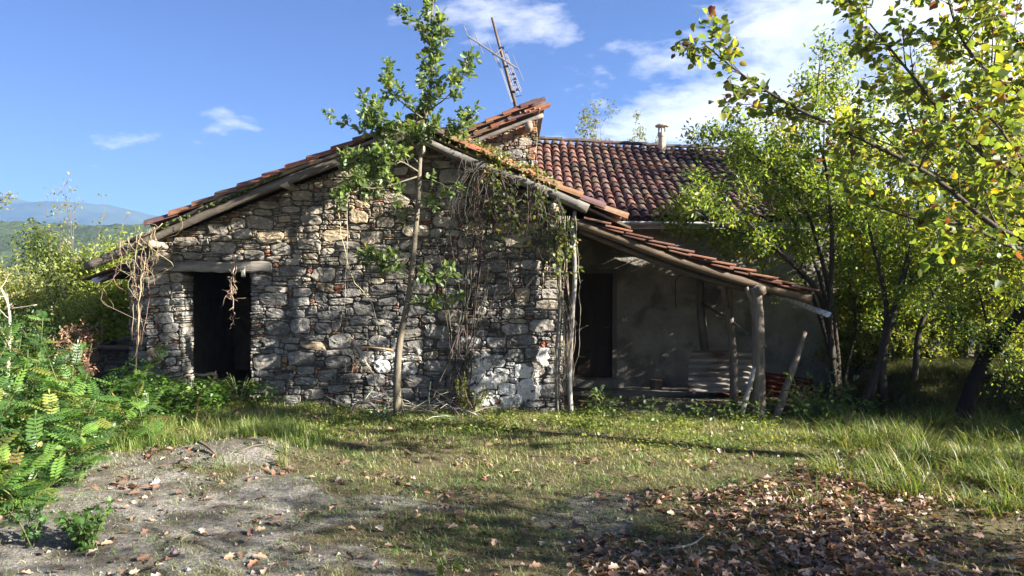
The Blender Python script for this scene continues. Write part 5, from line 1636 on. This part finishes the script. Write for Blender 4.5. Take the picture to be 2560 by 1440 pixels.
# ------------------------------------------------------------------ grass, weeds and fallen leaves
rg = np.random.default_rng(9)


def in_view(x, y, m=0.6):
    return np.abs(x) < y * 0.70 + m


def clump(x, y, s, o, lo, hi):
    v = np.array([n2(a, b_, s, o) for a, b_ in zip(x, y)])
    return np.clip((v - lo) / (hi - lo), 0, 1)


def blades(name, x, y, h, w, lean, tint, curve=1.0, kind='stuff', parent=None, az=None):
    n = len(x)
    z = bil(GZ, x, y)
    if az is None: az = rg.uniform(0, 2 * np.pi, n)
    ax = np.stack([np.cos(az), np.sin(az)], 1)
    side = np.stack([-ax[:, 1], ax[:, 0]], 1)
    V = np.zeros((n, 5, 3))
    for k, (t_, ww) in enumerate(((0, 1.0), (0, -1.0), (.5, .8), (.5, -.8), (1.0, 0))):
        off = lean * h * (t_ ** 1.7) * curve
        V[:, k, 0] = x + ax[:, 0] * off + side[:, 0] * w * ww
        V[:, k, 1] = y + ax[:, 1] * off + side[:, 1] * w * ww
        V[:, k, 2] = z - 0.01 + h * (t_ - 0.35 * lean * t_ * t_)
    o = np.arange(n)[:, None] * 5
    q = np.concatenate([o, o + 1, o + 3, o + 2], 1); tr = np.concatenate([o + 2, o + 3, o + 4], 1)
    me = mesh_np(name, V.reshape(-1, 3), [q, tr], M['grass'], np.concatenate([tint, tint]))
    ob = link(bpy.data.objects.new(name, me), parent)
    return tag(ob, kind=kind)


def pick(n, cols, lo=.7, hi=1.25):
    c = np.array([k[:3] for k in cols]); w = np.array([k[3] for k in cols], float)
    return c[rg.choice(len(c), n, p=w / w.sum())] * rg.uniform(lo, hi, (n, 1))


GR_DRY_SUNLIT = [(0.46, 0.39, 0.22, 3), (0.34, 0.31, 0.13, 2), (0.21, 0.26, 0.07, 3), (0.14, 0.20, 0.05, 2)]
GR_MID = [(0.17, 0.21, 0.08, 3), (0.22, 0.23, 0.11, 2), (0.34, 0.30, 0.19, 2), (0.12, 0.17, 0.06, 2)]
GR_LUSH = [(0.13, 0.20, 0.04, 3), (0.19, 0.24, 0.055, 2), (0.27, 0.27, 0.10, 1), (0.09, 0.15, 0.035, 2)]


def scatter(n, x0, x1, y0, y1):
    return rg.uniform(x0, x1, n), rg.uniform(y0, y1, n)


def tufted(x, y, k, r):
    x = np.repeat(x, k) + rg.normal(0, r, len(x) * k); y = np.repeat(y, k) + rg.normal(0, r, len(y) * k)
    return x, y


BUILT = lambda x, y: ((x > -5.98) & (x < .85) & (y > 11.22)) | ((x > .8) & (x < 6.3) & (y > 12.2))
# short worn turf over the whole yard
x, y = scatter(56000, -7, 7.5, 4.2, 11.4)
k = in_view(x, y) & ~BUILT(x, y); x, y = x[k], y[k]
d = bil(GD, x, y); lit = np.clip((x - .9 - .75 * (y - 4.75)) / 2.2, 0, 1) * (y < 8.6) * (y > 3)
p = (1 - .75 * d) * (1 - .72 * lit) * (.40 + .60 * clump(x, y, 1.3, 14.0, -.3, .3)) * np.where(y > 8.6, 1.0, .75)
k = rg.random(len(x)) < p; x, y = x[k], y[k]
far = np.clip((y - 6.9) / 1.8, 0, 1)  # dry straw share rises here, brightening the strip's colour as if sunlit
X2, Y2 = tufted(x, y, 7, .045)
f2 = np.repeat(far, 7)
m1 = np.repeat(clump(x, y, 1.9, 71., -.3, .3), 7); m2 = np.repeat(clump(x, y, 4.5, 83., -.4, .4), 7)
GREEN_ = [(0.12, 0.19, 0.055, 3), (0.17, 0.24, 0.06, 2), (0.09, 0.14, 0.045, 2)]
tint = np.where((rg.random(len(X2)) < f2)[:, None], pick(len(X2), GR_DRY_SUNLIT), pick(len(X2), GR_MID))
tint = np.where((rg.random(len(X2)) < .75 * m1)[:, None], pick(len(X2), GREEN_), tint) * (.7 + .55 * m2)[:, None]
blades('short_grass', X2, Y2, rg.uniform(.025, .075, len(X2)) * (1 + .35 * f2), rg.uniform(.0018, .0034, len(X2)), rg.uniform(.3, 1.6, len(X2)), tint)
tag(bpy.data.objects['short_grass'], 'short dry yard grass in uneven patches, tinted brighter toward the sunny strip', 'grass')
# longer grass along the wall foot and round the mound
x, y = scatter(1150, -5.4, 4.6, 9.0, 11.15)
k = ~BUILT(x, y) & (rg.random(len(x)) < (.25 + .75 * clump(x, y, 1.0, 31., -.1, .4))) & (bil(GD, x, y) < .5); x, y = x[k], y[k]
X2, Y2 = tufted(x, y, 16, .05)
blades('wall_grass', X2, Y2, rg.uniform(.05, .19, len(X2)) * np.where(X2 < -2.8, 1.35, .8), rg.uniform(.002, .004, len(X2)), rg.uniform(.2, 1.2, len(X2)), pick(len(X2), GR_LUSH + [(0.35, 0.30, 0.17, 2.2)]))
tag(bpy.data.objects['wall_grass'], 'straggly taller grass along the foot of the barn wall', 'grass')
# lush long grass on the right
x, y = scatter(2300, 2.6, 8.2, 6.3, 10.9)
k = in_view(x, y) & (rg.random(len(x)) < np.clip((x - .425 * y + .3) / .5, 0, 1) * (.03 + .97 * clump(x, y, 1.5, 8, -.02, .3))); x, y = x[k], y[k]
sz_ = rg.uniform(.35, 1.25, len(x)) ** 1.3
k_ = 34
X2, Y2 = tufted(x, y, k_, .07)
az_ = np.arctan2(Y2 - np.repeat(y, k_), X2 - np.repeat(x, k_)) + rg.normal(0, .5, len(X2))
blades('long_grass', X2, Y2, rg.uniform(.10, .36, len(X2)) * np.repeat(sz_, k_), rg.uniform(.0022, .006, len(X2)), rg.uniform(.3, 1.5, len(X2)), pick(len(X2), GR_LUSH + [(0.36, 0.31, 0.18, 1.6)], .5, 1.25) * np.repeat(rg.uniform(.65, 1.2, (len(x), 1)), k_, axis=0), az=az_)
tag(bpy.data.objects['long_grass'], 'lush long arching grass at the right of the yard', 'grass')
# grass fringe on the left of the mound
x, y = scatter(380, -4.6, -2.2, 7.2, 9.6)
k = (bil(GD, x, y) < .45) & (clump(x, y, 1.4, 3, -.2, .2) > rg.random(len(x))); x, y = x[k], y[k]
X2, Y2 = tufted(x, y, 26, .05)
blades('tuft_grass', X2, Y2, rg.uniform(.10, .30, len(X2)), rg.uniform(.002, .004, len(X2)), rg.uniform(.2, 1.0, len(X2)), pick(len(X2), GR_LUSH))
tag(bpy.data.objects['tuft_grass'], 'green grass tufts between the suckers and the clay mound', 'grass')
# grass hanging on the bank, tints darkened to stand in for shade
x, y = scatter(900, 5.6, 9.5, 10.6, 12.6); X2, Y2 = tufted(x, y, 24, .06)
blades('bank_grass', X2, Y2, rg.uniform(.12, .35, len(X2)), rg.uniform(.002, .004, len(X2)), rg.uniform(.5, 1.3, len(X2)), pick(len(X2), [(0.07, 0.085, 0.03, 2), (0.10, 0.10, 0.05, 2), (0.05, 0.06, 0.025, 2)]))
tag(bpy.data.objects['bank_grass'], 'thin grass covering the earth bank, colours darkened as if shaded', 'grass')

# broad-leaved weeds along the sunny strip
def weeds(name, label, n, rgn, k, spread, hgt, size, tints, T=T_SMALL, wide=1.6, keepf=None, cat='weeds'):
    x, y = scatter(n, *rgn)
    kk = ~BUILT(x, y) & in_view(x, y)
    if keepf is not None: kk &= keepf(x, y)
    x, y = x[kk], y[kk]; X2, Y2 = tufted(x, y, k, spread)
    z = bil(GZ, X2, Y2) + rg.uniform(.0, 1., len(X2)) * hgt
    d = rg.normal(0, 1, (len(X2), 3)); d[:, 2] = np.abs(d[:, 2]) * .35
    o = leaf_cloud(name, T, np.stack([X2, Y2, z], 1), d, rg.uniform(size[0], size[1], len(X2)), pick(len(X2), tints), M['leaf'], None, rg, .45, (0, 0, 1), wide=wide)
    return tag(o, label, cat)


weeds('low_weeds', 'low yellow green clover like weeds on the sunny strip', 2600, (-4.2, 4.6, 8.3, 11.2), 10, .09, .09, (.02, .055), [(0.17, 0.22, 0.04, 3), (0.25, 0.26, 0.06, 2), (0.10, 0.16, 0.03, 2)], keepf=lambda x, y: (clump(x, y, 1.6, 40., -.15, .35) * np.clip((y - 8.2) / 1.8, .1, 1)) > rg.random(len(x)))
weeds('door_weeds', 'green leafy weeds crowding the barn doorway and pillar foot', 240, (-5.7, -3.6, 9.4, 11.25), 34, .10, .32, (.035, .075), [(0.08, 0.16, 0.025, 3), (0.13, 0.21, 0.035, 2), (0.05, 0.11, 0.02, 2)], keepf=lambda x, y: (x < -4.1) | (y > 10.9))
weeds('bush_weeds', 'mixed leafy undergrowth below the robinia suckers', 420, (-6.8, -3.7, 6.4, 9.8), 30, .12, .45, (.03, .07), [(0.085, 0.155, 0.035, 3), (0.12, 0.19, 0.045, 2), (0.05, 0.10, 0.025, 3), (0.28, 0.26, 0.09, .5)], keepf=lambda x, y: (x + .55 * (y - 6.4) < -3.75) | (x < -4.9))
weeds('porch_weeds', 'dull leafy weeds round the porch posts', 150, (1.2, 5.6, 10.6, 12.1), 20, .10, .30, (.04, .075), [(0.09, 0.14, 0.04, 3), (0.13, 0.17, 0.06, 2), (0.06, 0.10, 0.03, 1)], keepf=lambda x, y: (np.abs(x - 2.6) > 1.0) | (y < 11))
weeds('ground_cover', 'grey green creeping plants dotted over the worn turf', 500, (-2.5, 3.0, 4.6, 8.4), 9, .06, .03, (.02, .04), [(0.12, 0.16, 0.09, 3), (0.08, 0.13, 0.06, 2)], keepf=lambda x, y: clump(x, y, 1.1, 60., 0, .3) > rg.random(len(x)))

# single broad plants
def plant(name, label, x, y, h, n, size, tints, T=T_VINE, stems=6, spread=.2, seed=1, cat='plant', stem_tint=(.12, .13, .06), up=(0, 0, 1), mat='leaf', singles=0, lean=(0, 0)):
    t = Tree(seed); R_ = t.r
    for s in range(stems):
        b0 = Vector((x + R_.uniform(-.04, .04), y + R_.uniform(-.04, .04), gz(x, y) - .03)); tip = b0 + Vector((R_.uniform(-spread, spread) + lean[0], R_.uniform(-spread, spread) + lean[1], h * R_.uniform(.6, 1)))
        a, b_ = t.limb([b0, b0.lerp(tip, .5) + Vector((0, 0, .04)), tip], .006, .002, 5, 4, stem_tint)
        for j in range(n):
            f = .15 + .85 * (j + R_.random()) / n; i = min(len(a) - 2, int(f * (len(a) - 1))); t.pos.append(a[i]); d = vrand(R_); d.z = d.z * .5 + .1; t.dir.append(d)
    return t.finish(name, label, cat, T, size, tints, mat, None, trunk_name='stems', jitter=.015, roll=.6, droop=.05, singles=singles, up=up)


plant('leafy_plant', 'knee high leafy green plant growing out of the gravel', -2.98, 5.18, .34, 22, (.03, .06), [(0.07, 0.145, 0.03, 3), (0.10, 0.18, 0.04, 2), (0.05, 0.11, 0.03, 1)], stems=18, spread=.26, seed=31, singles=80)
plant('leafy_plant', 'small dark plant beside the leafy one on the gravel', -3.32, 5.15, .36, 14, (.04, .07), [(0.05, 0.12, 0.03, 3), (0.07, 0.15, 0.035, 2)], stems=5, spread=.15, seed=32, singles=30)
plant('pale_thistle', 'pale grey green thistle like plant at the foot of the oak', -1.83, 10.2, .2, 12, (.06, .1), [(0.25, 0.30, 0.20, 2), (0.18, 0.24, 0.13, 2)], T_OAK, 6, .16, 33)
plant('pale_bramble', 'pale bramble spray in front of the white plaster', -.55, 10.75, .5, 12, (.05, .08), [(0.24, 0.26, 0.13, 2), (0.17, 0.21, 0.07, 2)], T_VINE, 8, .3, 34, stem_tint=(.25, .2, .12))
plant('yellow_weed', 'upright yellowing weed beside the white plaster', -.75, 10.85, .75, 14, (.04, .07), [(0.30, 0.29, 0.06, 2), (0.20, 0.23, 0.05, 2)], T_VINE, 4, .12, 35)
plant('oak_seedling', 'broad leaved oak seedling in front of the dark doorway step', 1.22, 11.0, .5, 11, (.06, .11), G_OAK, T_OAK, 4, .16, 36)
plant('oak_seedling', 'oak seedling with pale leaves beside the leaning stake', 4.35, 10.9, .85, 14, (.07, .12), [(0.10, 0.16, 0.05, 3), (0.16, 0.21, 0.08, 2)], T_OAK, 5, .45, 37)
plant('oak_seedling', 'bushy oak seedling below the white gutter end', 4.95, 11.3, .75, 14, (.07, .11), [(0.09, 0.155, 0.045, 3), (0.14, 0.19, 0.06, 2)], T_OAK, 5, .35, 38)
plant('thin_weed', 'single thin leggy weed inside the porch', 2.6, 11.9, .5, 7, (.03, .05), CRE, T_VINE, 1, .1, 39)
plant('rush_tuft', 'stiff spiky tuft in the doorway', -4.05, 11.0, .5, 1, (.02, .03), GR_LUSH, T_SMALL, 16, .4, 40, stem_tint=(.25, .27, .12))
plant('foreground_sprout', 'lone yellow green sprout among the dead leaves', -.42, 4.75, .18, 5, (.05, .08), [(0.22, 0.27, 0.05, 2)], T_VINE, 2, .08, 41)
plant('dead_weed', 'withered brown weed stalks behind the leaning stake', 4.5, 11.35, .6, 6, (.05, .09), [(0.28, 0.19, 0.12, 2), (0.35, 0.27, 0.2, 1)], T_OAK, 4, .15, 42, mat='dry_leaf', stem_tint=(.3, .2, .13))
plant('dark_plant', 'dark bushy plant with pale leaves below the earth bank', 7.1, 9.9, .5, 14, (.06, .1), [(0.10, 0.12, 0.05, 2), (0.22, 0.18, 0.09, 1)], T_OAK, 7, .4, 43)

# fallen leaves
T_DRY = half_leaf([(0, 0), (.15, .16), (.3, .10), (.5, .30), (.65, .16), (.85, .18), (1, 0)], 0.55, 0.35)
DRY = [(0.19, 0.11, 0.075, 4), (0.28, 0.18, 0.125, 3), (0.42, 0.29, 0.20, 2), (0.54, 0.43, 0.33, 1.1), (0.12, 0.08, 0.06, 4), (0.25, 0.12, 0.075, .6)]


def litter(name, label, n, rgn, dens, size, lift=.02):
    x, y = scatter(n, *rgn)
    k = in_view(x, y) & (rg.random(n) < dens(x, y)) & ~BUILT(x, y); x, y = x[k], y[k]; n = len(x)
    z = bil(GZ, x, y) + rg.uniform(.004, lift, n)
    d = rg.normal(0, 1, (n, 3)); d[:, 2] *= .22
    o = leaf_cloud(name, T_DRY, np.stack([x, y, z], 1), d, rg.uniform(size[0], size[1], n), pick(n, DRY, .6, 1.25), M['dry_leaf'], None, rg, .45, (0, 0, 1), wide=1.3)
    return tag(o, label, 'leaves')


litter('leaf_litter', 'thick brown carpet of fallen leaves at the right of the yard', 40000, (.4, 6.5, 4.0, 9.6), lambda x, y: np.clip((x - .3 - .72 * (y - 4.75) + 1.3 * (clump(x, y, .8, 17., -.4, .4) - .5)) / 1.7, 0, 1) * (.45 + .55 * clump(x, y, 2.6, 51., -.25, .15)) * np.clip((9.0 - y) / 1.2, 0, 1) * np.clip(1.2 - (x - .425 * y) / 1.0, .08, 1), (.03, .095), .05)
litter('scattered_leaves', 'scattered dry brown leaves over the turf and clay', 11000, (-5, 5, 4.2, 10.5), lambda x, y: .06 + .9 * clump(x, y, 2.3, 27., .12, .5), (.025, .095), .035)
# pale stones lying on the clay
mb = MB(); R = random.Random(5); cnt = 0
for k in range(5200):
    x, y = R.uniform(-4.6, 2.6), R.uniform(4.2, 8.4)
    if float(bil(GD, x, y)) > .4 and R.random() < .8:
        s = R.uniform(.003, .010) if R.random() < .93 else R.uniform(.01, .025); c = Vector((x, y, gz(x, y) + s * .3))
        V = [c + Vector((R.uniform(.7, 1.2) * s * dx, R.uniform(.7, 1.2) * s * dy, R.uniform(.6, 1) * s * dz)) for dx, dy, dz in ((1, 0, 0), (-1, 0, 0), (0, 1, 0), (0, -1, 0), (0, 0, .8), (0, 0, -.8))]
        mb.add(V, [(0, 2, 4), (2, 1, 4), (1, 3, 4), (3, 0, 4), (2, 0, 5), (1, 2, 5), (3, 1, 5), (0, 3, 5)], tuple(R.uniform(.8, 1.2) * q_ for q_ in (.27, .255, .225)))
o = mb.build('gravel', M['stone'], None, False); tag(o, 'loose pale gravel on the clay track', 'gravel', kind='stuff')

# ------------------------------------------------------------------ the air
m, nt = newmat('haze')
pv_ = N(nt, 'ShaderNodeVolumePrincipled', Color=(0.20, 0.44, 1.0, 1), Density=0.00024, Anisotropy=0.2)
ov = N(nt, 'ShaderNodeOutputMaterial', Volume=pv_.outputs[0])
mb = MB(); box(mb, (-4000, -250, -60), (4000, 4000, 350)); hz = mb.build('haze', m); tag(hz, 'thin blue summer haze over the valley', 'haze', kind='stuff')
